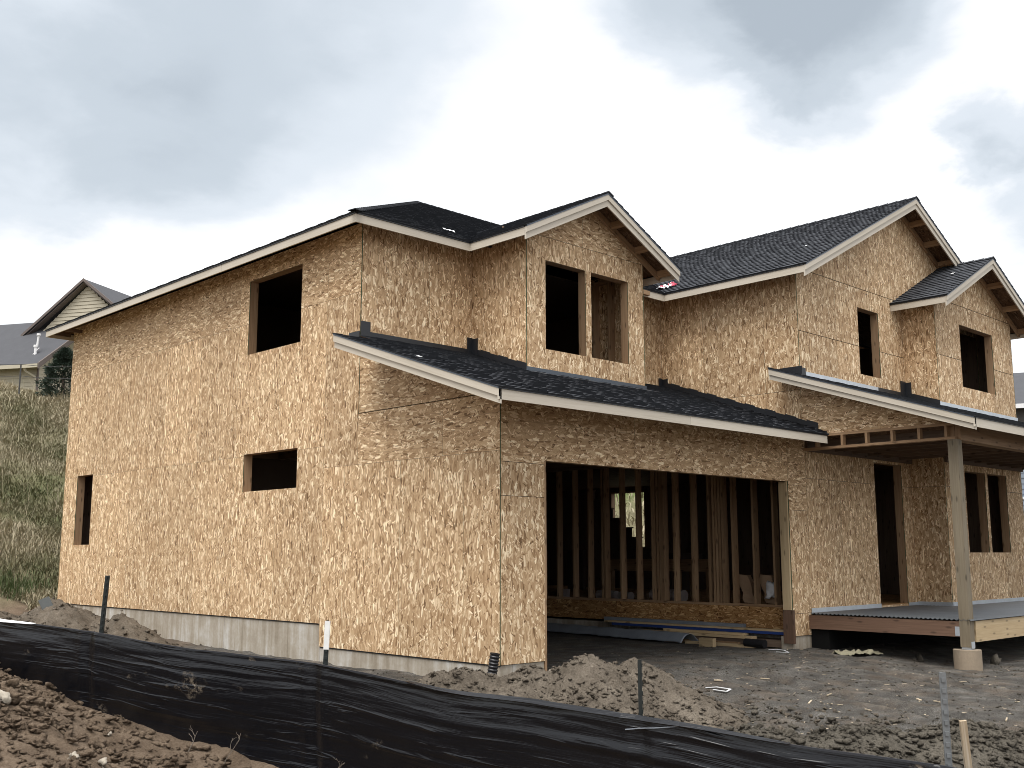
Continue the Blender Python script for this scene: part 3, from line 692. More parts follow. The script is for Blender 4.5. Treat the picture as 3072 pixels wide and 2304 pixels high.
# eave fascia with sub-fascia, drip edge
def fascia_x(x0, x1, y, out, z0, z1, parent, mat='primed'):      # runs along x at y, faces out (-1/+1 in y)
    nb = max(1, round((x1-x0)/3.7)); xs = np.linspace(x0, x1, nb+1)
    for i in range(nb): rbox('fascia', (xs[i]+.0015*(i > 0), xs[i+1]-.0015*(i < nb-1), y-.001*(i % 2), y+.022, z0, z1-.004) if out < 0 else (xs[i]+.0015*(i > 0), xs[i+1]-.0015*(i < nb-1), y-.022, y, z0, z1-.004), mat, parent)
    rbox('drip_edge', (x0, x1, y-.012, y+.03, z1-.003, z1+.012) if out < 0 else (x0, x1, y-.03, y+.012, z1-.003, z1+.012), 'flash_black', parent)
def fascia_y(y0, y1, x, out, z0, z1, parent, mat='primed'):
    nb = max(1, round((y1-y0)/3.7)); ys = np.linspace(y0, y1, nb+1)
    for i in range(nb): rbox('fascia', (x-.001*(i % 2), x+.022, ys[i]+.0015*(i > 0), ys[i+1]-.0015*(i < nb-1), z0, z1-.004) if out < 0 else (x-.022, x, ys[i]+.0015*(i > 0), ys[i+1]-.0015*(i < nb-1), z0, z1-.004), mat, parent)
    rbox('drip_edge', (x-.012, x+.03, y0, y1, z1-.003, z1+.012) if out < 0 else (x-.03, x+.012, y0, y1, z1-.003, z1+.012), 'flash_black', parent)
fascia_y(YA, YZ, XA, -1, ZEB, ZE, mr); fascia_x(XA+.024, X1-OH, YA, -1, ZEB, ZE, mr); fascia_x(5.08, X3-OH-.0, YA, -1, ZEB, ZE, mr)
fascia_x(XA+.024, XZ, YZ, 1, ZEB, ZE, mr)
for i in range(20):
    y = YA+.35+.56*i
    if YZ-.9 < y < YZ-.2: rbox('rafter_tail', (XA+.03, .0, y, y+.038, ZEB+.02, ZE-.03), 'dark_lumber', mr)
for i in range(12):
    x = XA+.4+.56*i
    if 5.2 < x < 6.0: rbox('rafter_tail', (x, x+.038, YA+.03, Y1, ZEB+.02, ZE-.03), 'dark_lumber', mr)
rbox('scrap_block', (5.35, 5.75, YA-.05, YA-.002, ZEB+.02, ZE-.02), 'lumber', mr)

def gable_roof(name, xl, xrr, yf, yb_eave, yb_ridge, parent_seed, zs=ZS, right_yb=None, lookouts=True, wall_y=0, lx=(0, 0)):
    xm_ = (xl+xrr)/2; zrd = zs+SL*(xm_-xl); rf = roof_part(name, xm_, wall_y+.3)
    roof_plane([(xl, yf, zs), (xl, yb_eave, zs), (xm_, yb_ridge, zrd), (xm_, yf, zrd)], (xl, yf, zs), (xl, yb_eave, zs), rf, seed=parent_seed)
    rb = yb_eave if right_yb is None else right_yb
    roof_plane([(xrr, rb, zs), (xrr, yf, zs), (xm_, yf, zrd), (xm_, yb_ridge, zrd)], (xrr, rb, zs), (xrr, yf, zs), rf, seed=parent_seed+50)
    caps((xm_, yf-.015, zrd), (xm_, yb_ridge, zrd), (-1, 0, -SL), (1, 0, -SL), rf, parent_seed)
    # rakes on the front
    rake((xl, yf, zs-.012), (xm_, yf, zrd-.012), (0, -1, 0), rf); rake((xm_, yf, zrd-.012), (xrr, yf, zs-.012), (0, -1, 0), rf)
    fascia_y(yf+.043, yb_eave, xl, -1, ZEB, ZE, rf); fascia_y(yf+.043, rb, xrr, 1, ZEB, ZE, rf)
    # lookouts under the overhang
    Ls = math.hypot(xm_-xl, zrd-zs); nlk = max(2, int(Ls/.62))
    for sd_ in (-1, 1):
        for k in range(nlk+1):
            f = (k+.12)/(nlk+.05); x = (xl if sd_ < 0 else xrr)+(xm_-(xl if sd_ < 0 else xrr))*f; z = zs+(zrd-zs)*f-.018
            mb = MB(); dx = .044*np.sign(xm_-x) if abs(xm_-x) > .05 else .044
            mb.hexa([(x, yf+.05, z-.094), (x+dx, yf+.05, z-.094+SL*abs(dx)), (x+dx, wall_y-.002, z-.094+SL*abs(dx)), (x, wall_y-.002, z-.094), (x, yf+.05, z-.006), (x+dx, yf+.05, z-.006+SL*abs(dx)), (x+dx, wall_y-.002, z-.006+SL*abs(dx)), (x, wall_y-.002, z-.006)])
            o = mb.build('lookout', ['lumber']); o.parent = rf
        rbar('verge_rafter', ((xl if sd_ < 0 else xrr)+.02*-sd_, wall_y-.025, zs-.07), (xm_, wall_y-.025, zrd-.07), .04, .09, 'lumber', rf)
    return rf
ybv = YA+(xm-(X1-OH))      # dormer ridge dies into the main slope
gable_roof('dormer_roof', X1-OH, X2+OH, Y2-.4306, YA, ybv, 10, wall_y=Y2)
wr = gable_roof('wing_roof', X3-OH, X5+.53, -.438, YA, YA+(xr-(X3-OH)), 20, wall_y=0)
gable_roof('bay_roof', X4-OH, X5+OH, Y4-.438, -.002, -.002, 30, wall_y=Y4, right_yb=-.002)
# garage shed roof
gr = roof_part('garage_roof', 1, 1)
gx0, gy0 = -.725, -.75
def gz(x, y): return (x, y, gar_top(y)+.012)
roof_plane([gz(gx0, gy0), gz(6.06, gy0), gz(6.60, -.42), gz(6.60, Y1-.015), gz(-.002, Y1-.015), gz(-.002, 2.36), gz(gx0, 2.36)][:0] or [gz(0, gy0), gz(6.06, gy0), gz(6.60, -.42), gz(6.60, Y1-.015), gz(0, Y1-.015)], gz(0, gy0), gz(6.06, gy0), gr, seed=41)
roof_plane([gz(gx0, gy0), gz(-.001, gy0), gz(-.001, 2.37), gz(gx0, 2.37)], gz(gx0, gy0), gz(-.001, gy0), gr, seed=42)
fascia_x(gx0+.001, 6.05, gy0, -1, 3.237, 3.355, gr)
rake((gx0, gy0+.0, gar_top(gy0)+.004), (gx0, 2.36, gar_top(2.36)+.004), (-1, 0, 0), gr, h=.215)
for k in range(5): rbox('lookout', (gx0+.05, -.002, -.45+.62*k, -.41+.62*k, gar_top(-.45+.62*k)-.10, gar_top(-.45+.62*k)-.012), 'lumber', gr)
# flashings
def strip(name, pts, h, off, mat, parent, t=.004):
    # sheet metal strip along pts (base line), height h upwards, pushed out by vector off
    for i in range(len(pts)-1):
        a, b = np.array(pts[i], float), np.array(pts[i+1], float); o = np.array(off, float)
        mb = MB(); u = np.array((0, 0, h)); n_ = o/np.linalg.norm(o)*t
        mb.hexa([a+o, b+o, b+o+n_, a+o+n_, a+o+u, b+o+u, b+o+n_+u, a+o+n_+u]); q = mb.build(name, [mat]); q.parent = parent
def gt(y): return gar_top(y)+.015
strip('flashing', [(.02, Y1, 4.50), (X1, Y1, 4.50)], .125, (0, -.004, 0), 'flash_black', gr)
for k in range(6):
    ya, yb_ = Y1-.19*k-.02, Y1-.19*(k+1)-.03
    strip('flashing', [(X1, ya, gt(ya)), (X1, yb_, gt(yb_))], .10+.012*(k % 2), (-.004-.002*(k % 2), 0, 0), 'flash_black', gr)
strip('flashing', [(X1-.003, Y2, gt(Y2)-.02), (X2+.02, Y2, gt(Y2)-.02)], .085, (0, -.004, 0), 'flash_grey', gr)
mb = MB(); mb.hexa([(X1-.02, Y2-.14, gt(Y2-.14)+.010), (X2+.35, Y2-.14, gt(Y2-.14)+.010), (X2+.02, Y2-.004, gt(Y2)+.010), (X1-.01, Y2-.004, gt(Y2)+.010), (X1-.02, Y2-.14, gt(Y2-.14)+.014), (X2+.35, Y2-.14, gt(Y2-.14)+.014), (X2+.02, Y2-.004, gt(Y2)+.014), (X1-.01, Y2-.004, gt(Y2)+.014)]); q = mb.build('flashing', ['flash_grey']); q.parent = gr
for k in range(17):
    ya, yb_ = Y1-.19*k-.02, Y1-.19*(k+1)-.03
    if yb_ < -.46: break
    strip('flashing', [(X3, ya, gt(ya)), (X3, yb_, gt(yb_))], .095+.016*(k % 2), (-.004-.002*(k % 2), 0, 0), 'flash_black', gr)
# corner flashing tabs
for (x, y, z0, z1, w, ax) in ((.0, Y1, 4.50, 4.76, .16, 'x'), (X1, Y1, 4.50, 4.80, .12, 'x'), (X3, Y1, 4.5, 4.70, .10, 'x')):
    rbox('flashing_tab', (x-(.10 if x else .0)-.0, x+(0 if x else w), y-.016, y-.006, z0, z1), 'flash_black', gr)
    rbox('flashing_tab', (x-.016, x-.006, y-.14, y-.012, z0, z1-.02), 'flash_black', gr) if x else rbox('flashing_tab', (-.014, -.005, Y1+.0, Y1+.24, 4.46, 4.62), 'flash_black', gr)
# porch roof
pr = roof_part('porch_roof', 8, -.5)
px0, py0, px1 = 6.19, -2.91, 14.6
def pz(x, y): return (x, y, por_top(y)+.012)
roof_plane([pz(px0, py0), pz(px1, py0), pz(px1, -.004), pz(X3-.006, -.004), pz(px0, -.004)], pz(px0, py0), pz(px1, py0), pr, seed=61)
roof_plane([pz(px0, -.003), pz(X3-.012, -.003), pz(X3-.012, .32), pz(px0, .32)], pz(px0, -.003), pz(X3-.012, -.003), pr, seed=62)
fascia_x(px0+.001, px1, py0, -1, por_top(py0)-.125, por_top(py0), pr)
rake((px0, py0, por_top(py0)+.004), (px0, .31, por_top(.31)+.004), (-1, 0, 0), pr, h=.215)
def pt(y): return por_top(y)+.015
strip('flashing', [(X3+.01, 0, pt(0)-.01), (9.2, 0, pt(0)-.01)], .09, (0, -.004, 0), 'galv', pr)
strip('flashing', [(9.2, 0, pt(0)-.01), (X4, 0, pt(0)-.01)], .09, (0, -.005, 0), 'flash_black', pr)
strip('flashing', [(X4, -.02, pt(0)), (X4, Y4-.01, pt(Y4))], .10, (-.005, 0, 0), 'flash_black', pr)
strip('flashing', [(X4-.01, Y4, pt(Y4)-.02), (X5+.03, Y4, pt(Y4)-.02)], .10, (0, -.005, 0), 'galv', pr)
rbox('flashing_tab', (X4-.20, X4-.02, -.022, -.008, 4.40, 4.72), 'flash_black', pr); rbox('flashing_tab', (X4-.02, X4-.008, -.12, -.01, 4.40, 4.70), 'flash_black', pr)
rbox('flashing_tab', (X3-.014, X3-.004, -.05, .36, 4.45, 4.58), 'flash_black', pr); rbox('flashing_tab', (X3-.012, X3+.16, -.016, -.006, 4.42, 4.56), 'flash_black', pr)
for k in range(5): rbox('lookout', (px0+.05, X3-.002, -2.55+.6*k, -2.51+.6*k, por_top(-2.55+.6*k)-.10, por_top(-2.55+.6*k)-.012), 'lumber', pr)
# porch framing
lad = rbox('ladder_plate', (6.572, 6.611, -2.45, -.02, 3.412, 3.450), 'lumber', pr); rbox('ladder_plate', (6.572, 6.70, -2.45, -.02, 3.212, 3.250), 'lumber', pr)
for y in (-.70, -1.10, -1.51, -1.925, -2.325): rbox('ladder_block', (6.572, 6.66, y-.019, y+.019, 3.251, 3.411), 'lumber', pr)
rbox('ladder_block', (6.572, 6.66, -.28, -.242, 3.251, 3.411), 'lumber', pr)
rbox('beam', (6.66, px1-.3, -2.50, -2.42, 3.20, 3.46), 'lumber', pr); rbox('beam', (6.66, px1-.3, -2.415, -2.335, 3.20, 3.46), 'lumber', pr)
for i in range(14): 
    x = 6.95+.56*i
    rbox('porch_joist', (x, x+.038, -2.33, (-.01 if x < X4 else Y4-.01), 3.255, 3.40), 'dark_lumber', pr)
rbox('porch_ledger', (6.66, X4-.01, -.05, -.012, 3.21, 3.45), 'dark_lumber', pr); rbox('porch_ledger', (X4+.01, X5-.01, Y4-.05, Y4-.012, 3.21, 3.45), 'dark_lumber', pr)
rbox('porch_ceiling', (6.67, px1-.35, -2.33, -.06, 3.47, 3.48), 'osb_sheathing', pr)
# porch deck, post, pier
dk = hp(MB().box(6.615, 14.3, -2.42, -.02, .46, .655).build('porch_deck', ['dark_lumber']))
rbox('rim_board', (6.572, 6.612, -2.345, -.004, .462, .672), 'treated', dk); rbox('front_board', (6.74, 14.3, -2.50, -2.462, .39, .675), 'lumber_pale', dk)
mb = MB(); ny = 260; ys = np.linspace(-2.52, -.02, ny); zs_ = .695+.009*np.sin((ys+2.5)*2*math.pi/.068)
for i in range(ny-1):
    for dz, fl in ((0, 1), (-.003, 0)):
        mb.face([(6.56, ys[i], zs_[i]+dz), (14.3, ys[i], zs_[i]+dz), (14.3, ys[i+1], zs_[i+1]+dz), (6.56, ys[i+1], zs_[i+1]+dz)], [(0, 0)]*4)
    mb.face([(6.56, ys[i], zs_[i]), (6.56, ys[i+1], zs_[i+1]), (6.56, ys[i+1], zs_[i+1]-.003), (6.56, ys[i], zs_[i]-.003)])
make_plain('deck_metal', (.12, .13, .14), .42, .35, var=.35, scale=2.5)
o = mb.build('deck_sheet', ['deck_metal']); o.parent = dk
rbox('flashing', (6.655, 8.89, -.009, -.003, .692, .768), 'galv', dk); rbox('flashing', (9.9, X4, -.009, -.003, .692, .755), 'galv', dk); rbox('flashing', (X4-.012, X4-.004, Y4, -.01, .692, .765), 'galv', dk); rbox('flashing', (X4+.0, X5, Y4-.012, Y4-.004, .692, .768), 'galv', dk)
rbox('joist_hanger', (6.566, 6.571, -2.345, -2.28, .47, .60), 'galv', dk)
po = hp(MB().box(6.565, 6.705, -2.490, -2.345, .325, 3.210).build('porch_post', ['lumber_grey']))
rbox('post_bracket', (6.58, 6.69, -2.494, -2.491, .31, .40), 'galv', po); rbox('post_bracket', (6.575, 6.70, -2.48, -2.355, .295, .324), 'galv', po)
mb = MB(); N = 28; pc = (6.62, -2.41); rr = .185
ring = [(pc[0]+rr*math.cos(2*math.pi*i/N), pc[1]+rr*math.sin(2*math.pi*i/N)) for i in range(N)]
mb.prism([(x, y, .292) for x, y in ring], np.array((0, 0, -.7)), ring); make_plain('concrete_tan', (.27, .215, .155), .9, var=.25, scale=5, bumpa=.3); o = mb.build('pier', ['concrete_tan']); o.parent = po
rbox('under_deck_shade', (6.625, X5, -.3, -.28, -.1, .45), 'shade_black', dk); rbox('under_deck_shade', (6.625, 6.64, -.28, -.0, -.1, .45), 'shade_black', dk)  # black sheets stand in for the shade beneath the deck

# ---------------------------------------------------------------- silt fence
sf = tag(empty('silt_fence', (-4, -2, 0)), 'low black woven plastic silt fence strung on steel posts across the dirt', 'fence')
def sp_(o): o.parent = sf; o.matrix_parent_inverse = Matrix.Translation((4, 2, 0)); return o
pts = np.array(FENCE); seg = np.r_[0, np.cumsum(np.hypot(np.diff(pts[:, 0]), np.diff(pts[:, 1])))]
NS, NV = 900, 70; S = np.linspace(0, seg[-1], NS); V = np.linspace(0, 1, NV)
px = np.interp(S, seg, pts[:, 0]); py = np.interp(S, seg, pts[:, 1]); pz_ = np.interp(S, seg, pts[:, 2])
k_ = 41; ker = np.hanning(k_); ker /= ker.sum(); sm = lambda a: np.convolve(np.pad(a, k_//2, 'edge'), ker, 'valid')
px, py, pz_ = sm(px), sm(py), sm(pz_)
tx, ty = np.gradient(px), np.gradient(py); tl_ = np.hypot(tx, ty); nx_, ny_ = -ty/tl_, tx/tl_
sg = np.sign(nx_.mean()*-1); nx_, ny_ = nx_*sg, ny_*sg          # towards the camera side (-x)
SS, VV = np.meshgrid(S, V, indexing='ij')
posts_s = [seg[2], seg[3], seg[4], seg[5], seg[1]-.6]
sag = np.zeros_like(S)
dpost = np.min([np.abs(S-q) for q in posts_s], 0); sag = .055*np.clip(dpost/1.3, 0, 1)**1.5
top = pz_-sag*.55+.018*fbm(S*1.3, S*0, 3, 5)
Z = top[:, None]-VV*.95
wr1 = np.abs(fbm(SS*1.0+VV*.5, VV*13, 3, 11))*2; wr2 = fbm(SS*1.3, VV*26+SS*.5, 3, 14)
wr3 = fbm(SS*.45, VV*3, 2, 19); pl = np.clip(np.exp(-(dpost[:, None]/.25)), 0, 1)
bow = .06*np.sin(np.clip(VV*1.3+.12, 0, 1)*math.pi)*(.45+.55*np.clip(dpost[:, None]/1.0, 0, 1))
lean = -.03*VV
dsp = .014*wr1*(1-.5*pl)*np.exp(-VV*1.2)+.008*wr2+.014*wr3*(1-pl)+.75*bow-.012*np.exp(-(dpost[:, None]/.05)**2)+.008*np.exp(-((dpost[:, None]-.09)/.05)**2)+lean+.02
# a long diagonal crease
cr = np.exp(-(((VV-.62-.03*(SS-7))/.035)**2))*np.exp(-(((SS-6.5)/1.8)**2)); dsp = dsp+.012*cr*np.exp(-((SS-5.6)/.8)**2)
cr2 = np.exp(-(((VV-.22-.02*(SS-9.5))/.03)**2))*np.exp(-(((SS-9.8)/1.6)**2)); dsp = dsp+.010*cr2
FX = px[:, None]+nx_[:, None]*dsp; FY = py[:, None]+ny_[:, None]*dsp
me = grid_mesh('fabric', FX.T, FY.T, Z.T, 'silt_fabric')
ul = me.uv_layers.new(name='UVMap'); li = np.zeros(len(me.loops), np.int32); me.loops.foreach_get('vertex_index', li)
uvv = np.stack([SS.T.ravel(), (1-VV.T.ravel())*.95], -1)[li]; ul.data.foreach_set('uv', uvv.ravel().astype(np.float32))
fab = sp_(link_mesh('fabric', me)); 
sm_ = fab.modifiers.new('thick', 'SOLIDIFY'); sm_.thickness = .004; sm_.offset = 0
# folded hem along the top edge; its white stretch paints the sky sheen
for (a, b, m, dz) in ((110, 250, 'white_plastic', .004), (520, 700, 'silt_fabric', .006)):
    mb = MB()
    for i in range(a, b, 6):
        j = min(i+6, b); w0 = .03*math.sin(math.pi*(i-a)/(b-a))**.6+.004; w1 = .03*math.sin(math.pi*(j-a)/(b-a))**.6+.004
        def pnt(i, w, s): return (px[i]+nx_[i]*(dsp[i, 0]+s), py[i]+ny_[i]*(dsp[i, 0]+s), top[i]+dz-w)
        mb.face([pnt(i, 0, -.002), pnt(j, 0, -.002), pnt(j, w1*.75, .030), pnt(i, w0*.75, .030)], [(i*.02, 0), (j*.02, 0), (j*.02, .05), (i*.02, .05)])
    o = sp_(mb.build('hem', [m], fix=False)); s_ = o.modifiers.new('t', 'SOLIDIFY'); s_.thickness = .004
mb = MB()
for i in range(0, NS-8, 8):
    q0, q1 = [np.array((px[j]+nx_[j]*(dsp[j, 0]+.004), py[j]+ny_[j]*(dsp[j, 0]+.004), top[j]-.004)) for j in (i, i+8)]; mb.bar(q0, q1, .012, .012)
make_plain('edge_glint', (.03, .033, .04), .35, var=.2); sp_(mb.build('top_edge_glint', ['edge_glint']))  # thin bar added to give the fabric's top edge a light line
def tpost(x, y, z0, z1, rot, mat, tilt=(0, 0), capm=None, cap=.22):
    mb = MB(); a = .0185
    mb.box(-a, a, -.004, .004, 0, z1-z0); mb.box(-.004, .004, .0045, .036, 0, z1-z0)
    k = .05
    while k < z1-z0: mb.box(-.010, .010, -.012, -.0045, k, k+.022, 0); k += .055
    if capm: mb.box(-a-.002, a+.002, -.014, .006, z1-z0-cap, z1-z0+.002, 1)
    o = mb.build('post', [mat]+([capm] if capm else [])); o.location = (x, y, z0); o.rotation_euler = (tilt[0], tilt[1], rot)
    o.scale = (1 if abs(rot-vrot) < 1 else .55, .6 if abs(rot-vrot) > 1 else 1, 1); o.parent = sf; o.matrix_parent_inverse = Matrix.Translation((4, 2, 0)); return o
vrot = math.radians(-44)
tpost(-4.36, .66, -.2, 1.42, vrot-.25, 'post_green', (.02, .075)).__setitem__('label', 'dark green steel post leaning right')
tpost(-3.60, -1.79, -.3, 1.085, vrot, 'post_green', (.0, .03), 'paint_white', .215)['label'] = 'steel post with white painted top'
tpost(-3.20, -4.66, -.4, .96, vrot+1.35, 'lumber_grey' if False else 'post_green', (0, -.02))
tpost(-2.74, -6.36, -.5, .974, vrot, 'post_galv', (0, -.01))['label'] = 'galvanised steel post with dark studs'
# cord ties along the hem
for s0 in (760, 800, 660):
    i = s0; mb = MB(); p0 = np.array((px[i]+nx_[i]*.03, py[i]+ny_[i]*.03, top[i]-.01)); prev = p0
    for k in range(1, 7):
        j = i-k*4; p1 = np.array((px[j]+nx_[j]*(dsp[j, min(k*2, 30)]+.012), py[j]+ny_[j]*(dsp[j, min(k*2, 30)]+.012), top[j]-.012*k*(1 if s0 != 800 else .5)-.01)); mb.bar(prev, p1, .006, .006); prev = p1
    sp_(mb.build('tie_cord', ['membrane']))

# wooden stake by the last post
mb = MB(); b0 = at(2905, 2300, 5.75); t0 = at(2888, 2162, 5.75)
b0 = b0-(t0-b0)*1.6
mb.bar(b0, t0, .036, .02, side=R_); 
make_wood('stake_wood', (.14, .09, .05), (.36, .28, .19), (.56, .49, .39))
tag(recenter(mb.build('wooden_stake', ['stake_wood'])), 'splintered wooden survey stake beside the galvanised fence post', 'stake')

# ---------------------------------------------------------------- dirt
def ico(sub_):
    bm = bmesh.new(); bmesh.ops.create_icosphere(bm, subdivisions=sub_, radius=1); v = np.array([x.co[:] for x in bm.verts]); f = np.array([[q.index for q in p.verts] for p in bm.faces]); bm.free(); return v, f
ICO = [ico(1), ico(2), ico(3)]
def lump(v, seed, amp=.35):
    r = np.random.default_rng(seed); s = v.copy(); d = np.ones(len(v))
    for k in range(5): a = r.normal(size=3); a /= np.linalg.norm(a); d += amp*.4*np.sin(v@a*r.uniform(2, 5)+r.uniform(0, 6))
    for k in range(9): a = r.normal(size=3); a /= np.linalg.norm(a); d -= np.clip(v@a-r.uniform(.25, .65), 0, 1)*.95
    for k in range(10): a = r.normal(size=3); a /= np.linalg.norm(a); d += amp*.16*np.sin(v@a*r.uniform(7, 16)+r.uniform(0, 6))
    d += r.normal(0, .05, len(v))
    return s*d[:, None]*r.uniform(.75, 1.15, 3)
TEMPL = [[lump(ICO[l][0], 100*l+i) for i in range(8)] for l in range(3)]
def clods(name, P, sizes, mat, parent, lod=None):
    vs_, fs = [], []; n = 0
    for p, s in zip(P, sizes):
        l = 1 if s > .014 else 0
        if s > .045: l = 2
        t = TEMPL[l][rng.integers(8)]; a = rng.uniform(0, 6.28); ca_, sa = math.cos(a), math.sin(a)
        q = t*s; q = np.stack([q[:, 0]*ca_-q[:, 1]*sa, q[:, 0]*sa+q[:, 1]*ca_, q[:, 2]*.75], -1)+p
        vs_.append(q); fs.append(ICO[l][1]+n); n += len(q)
    v = np.concatenate(vs_); f = np.concatenate(fs)
    me = bpy.data.meshes.new(name); me.vertices.add(len(v)); me.vertices.foreach_set('co', v.ravel().astype(np.float32))
    me.loops.add(f.size); me.loops.foreach_set('vertex_index', f.ravel().astype(np.int32)); me.polygons.add(len(f)); me.polygons.foreach_set('loop_start', np.arange(0, f.size, 3, dtype=np.int32)); me.polygons.foreach_set('loop_total', np.full(len(f), 3, dtype=np.int32))
    me.update(calc_edges=True); me.materials.append(MATS[mat]); o = link_mesh(name, me, parent); o['kind'] = 'stuff'; return o
def surf(x, y): return ground_h(x, y)+ground_n(x, y)
def pile(name, cx, cy, bumps, ext, mat, label, seed, nclod, cs=(.012, .06), step=.035):
    # heightfield heap made of several rounded bumps (dx, dy, rx, ry, h)
    xs = np.arange(-ext[0], ext[0], step); ys = np.arange(-ext[1], ext[1], step); X, Y = np.meshgrid(xs, ys)
    def hgt(X, Y):
        h = 0*X
        for (dx, dy, rx, ry, hh) in bumps: h = np.maximum(h, hh*np.clip(1-np.sqrt(((X-dx)/rx)**2+((Y-dy)/ry)**2), 0, 1)**.85)
        edge = np.clip(h*4, 0, 1)
        return h+edge*(.14*fbm(X*3+seed, Y*3, 3, seed)+.10*fbm(X*9, Y*9+seed, 3, seed+3)+.11*np.abs(fbm(X*20, Y*20, 3, seed+5)))*1.0
    gzv = ground_h(cx+X, cy+Y); H = hgt(X, Y); Z = gzv+np.where(H > .015, H, -.08)
    me = grid_mesh(name, X, Y, Z, mat); o = link_mesh(name, me); o.location = (cx, cy, 0); tag(o, label, 'dirt pile')
    A = rng.uniform(-ext[0], ext[0], nclod*5); B = rng.uniform(-ext[1], ext[1], nclod*5); Hc = hgt(A, B)
    k = ((Hc > .02) | (rng.random(len(A)) < .12)).nonzero()[0][:nclod]; A, B, Hc = A[k], B[k], Hc[k]
    Sz = cs[0]+(cs[1]-cs[0])*rng.random(len(A))**6; P = np.stack([A, B, ground_h(cx+A, cy+B)+np.maximum(Hc, 0)+Sz*.15], -1)
    clods('clods', np.array(P), Sz, mat, o); return o
cpos = at(1800, 1960, 10.6)
pile('dirt_pile', cpos[0], cpos[1], [(-.05, .05, .80, .80, .56), (.25, -.24, .80, .75, .52), (-.55, .45, .9, .8, .40), (-1.0, .95, .8, .8, .38), (-.5, -.5, 1.0, .9, .34), (.35, -.55, .8, .8, .34), (-1.0, .1, .8, .9, .3)], (2.2, 2.2), 'clay', 'crumbly tan dirt heap in front of the garage corner', 3, 7000, (.006, .05), .022)
pile('dirt_pile', -1.5, 8.3, [(.1, .7, 1.3, 1.4, .62), (-.2, -.4, 1.3, 1.2, .55), (.35, -1.1, .75, .8, .50), (-.8, 1.5, 1.4, 1.4, .5)], (2.3, 3.0), 'clay', 'brown dirt heap banked against the concrete at the back corner', 8, 2600, (.012, .06), .04)
bpos = at(2560, 2200, 8.3)
pile('dirt_pile', bpos[0], bpos[1], [(0, 0, .8, .6, .16), (.6, -.55, .7, .6, .15), (-.6, .55, .8, .6, .17), (-1.2, 1.1, .7, .6, .12), (1.0, -1.1, .6, .6, .1)], (2.2, 2.2), 'clay_dark', 'low dark berm of clods just behind the silt fence', 15, 8500, (.007, .06), .025)
# foreground bank: clods scattered over the ground outside the fence
xb_ = rng.uniform(-7.2, -3.7, 24000); yb2 = rng.uniform(-3.2, 1.6, 24000); k = (xb_ < fence_x(yb2)-.12).nonzero()[0][:15000]; xb_, yb2 = xb_[k], yb2[k]
sb_ = .005+.06*rng.random(len(k))**8; P = list(np.stack([xb_, yb2, surf(xb_, yb2)+sb_*.2], -1)); Sz = list(sb_)
for (u, v, t, s) in ((12, 2050, 8.4, .22), (48, 2085, 8.3, .17), (85, 2110, 8.2, .12), (235, 2160, 8.25, .13), (290, 2172, 8.2, .15), (335, 2190, 8.1, .12), (415, 2205, 8.1, .15), (470, 2222, 8.0, .11), (560, 2240, 7.9, .12), (610, 2255, 7.8, .12), (160, 2135, 8.3, .12), (520, 2262, 7.6, .09), (10, 2150, 7.8, .12), (120, 2200, 7.6, .09), (655, 2280, 7.7, .10), (380, 2250, 7.6, .09), (260, 2240, 7.5, .08)):
    p = at(u, v, t)
    for k in range(12):
        q = p+rng.normal(0, s*.42, 3); ss = s*rng.uniform(.22, .5); P.append((q[0], q[1], float(surf(q[0], q[1]))+ss*.45)); Sz.append(ss)
bank = clods('dirt_clods', np.array(P), Sz, 'clay_brown', None); tag(bank, 'loose brown clods covering the dirt bank before the silt fence', 'dirt')
# clods on the yard
xb_ = rng.uniform(-3.2, 8.5, 30000); yb2 = rng.uniform(-7, 2.2, 30000)
k = ~((xb_ < fence_x(yb2)+.2) | ((xb_ > 0) & (yb2 > 0) & ((xb_ < .75) | (xb_ > 6)))); xb_, yb2 = xb_[k], yb2[k]; Sz = .0035+.022*rng.random(len(xb_))**8; P = np.stack([xb_, yb2, surf(xb_, yb2)+Sz*.2], -1)
yc_ = clods('gravel', np.array(P), Sz, 'clay_dark', None); tag(yc_, 'small loose stones scattered over the gravel yard', 'gravel')
# pale rocks in the foreground bank
for (u, v, s, lab) in ((15, 2095, .10, 'large pale rock half buried at the edge of the dirt bank'), (215, 2270, .055, 'rounded pale tan rock low on the dirt bank'), (283, 2230, .022, 'small whitish stone on the dirt bank'), (305, 2295, .05, 'flat pale rock at the foot of the dirt bank'), (178, 2163, .018, 'tiny white pebble high on the dirt bank'), (330, 2205, .035, 'tan rock beneath the silt fence fabric')):
    lo, hi = 4.0, 12.0
    for _ in range(40):
        m = (lo+hi)/2; p = at(u, v, m)
        if p[2] > float(surf(p[0], p[1]))+s*.3: lo = m
        else: hi = m
    p = at(u, v, lo); v0, f0 = ICO[2]; mb = MB(); t = lump(v0, int(u)+3, .3)*s
    for q in f0: mb.face([t[i] for i in q])
    o = mb.build('rock', ['rock'], smooth=True); o.location = p-np.array((0, 0, s*.1)); tag(o, lab, 'rock', 'pale rocks in the dirt bank')
def ground_hit(u, v, dz=0):
    lo, hi = 3.0, 60.0
    for m in np.arange(3, 60, .05):
        p = at(u, v, m)
        if p[2] <= float(surf(p[0], p[1]))+dz: return p
    return at(u, v, 20)
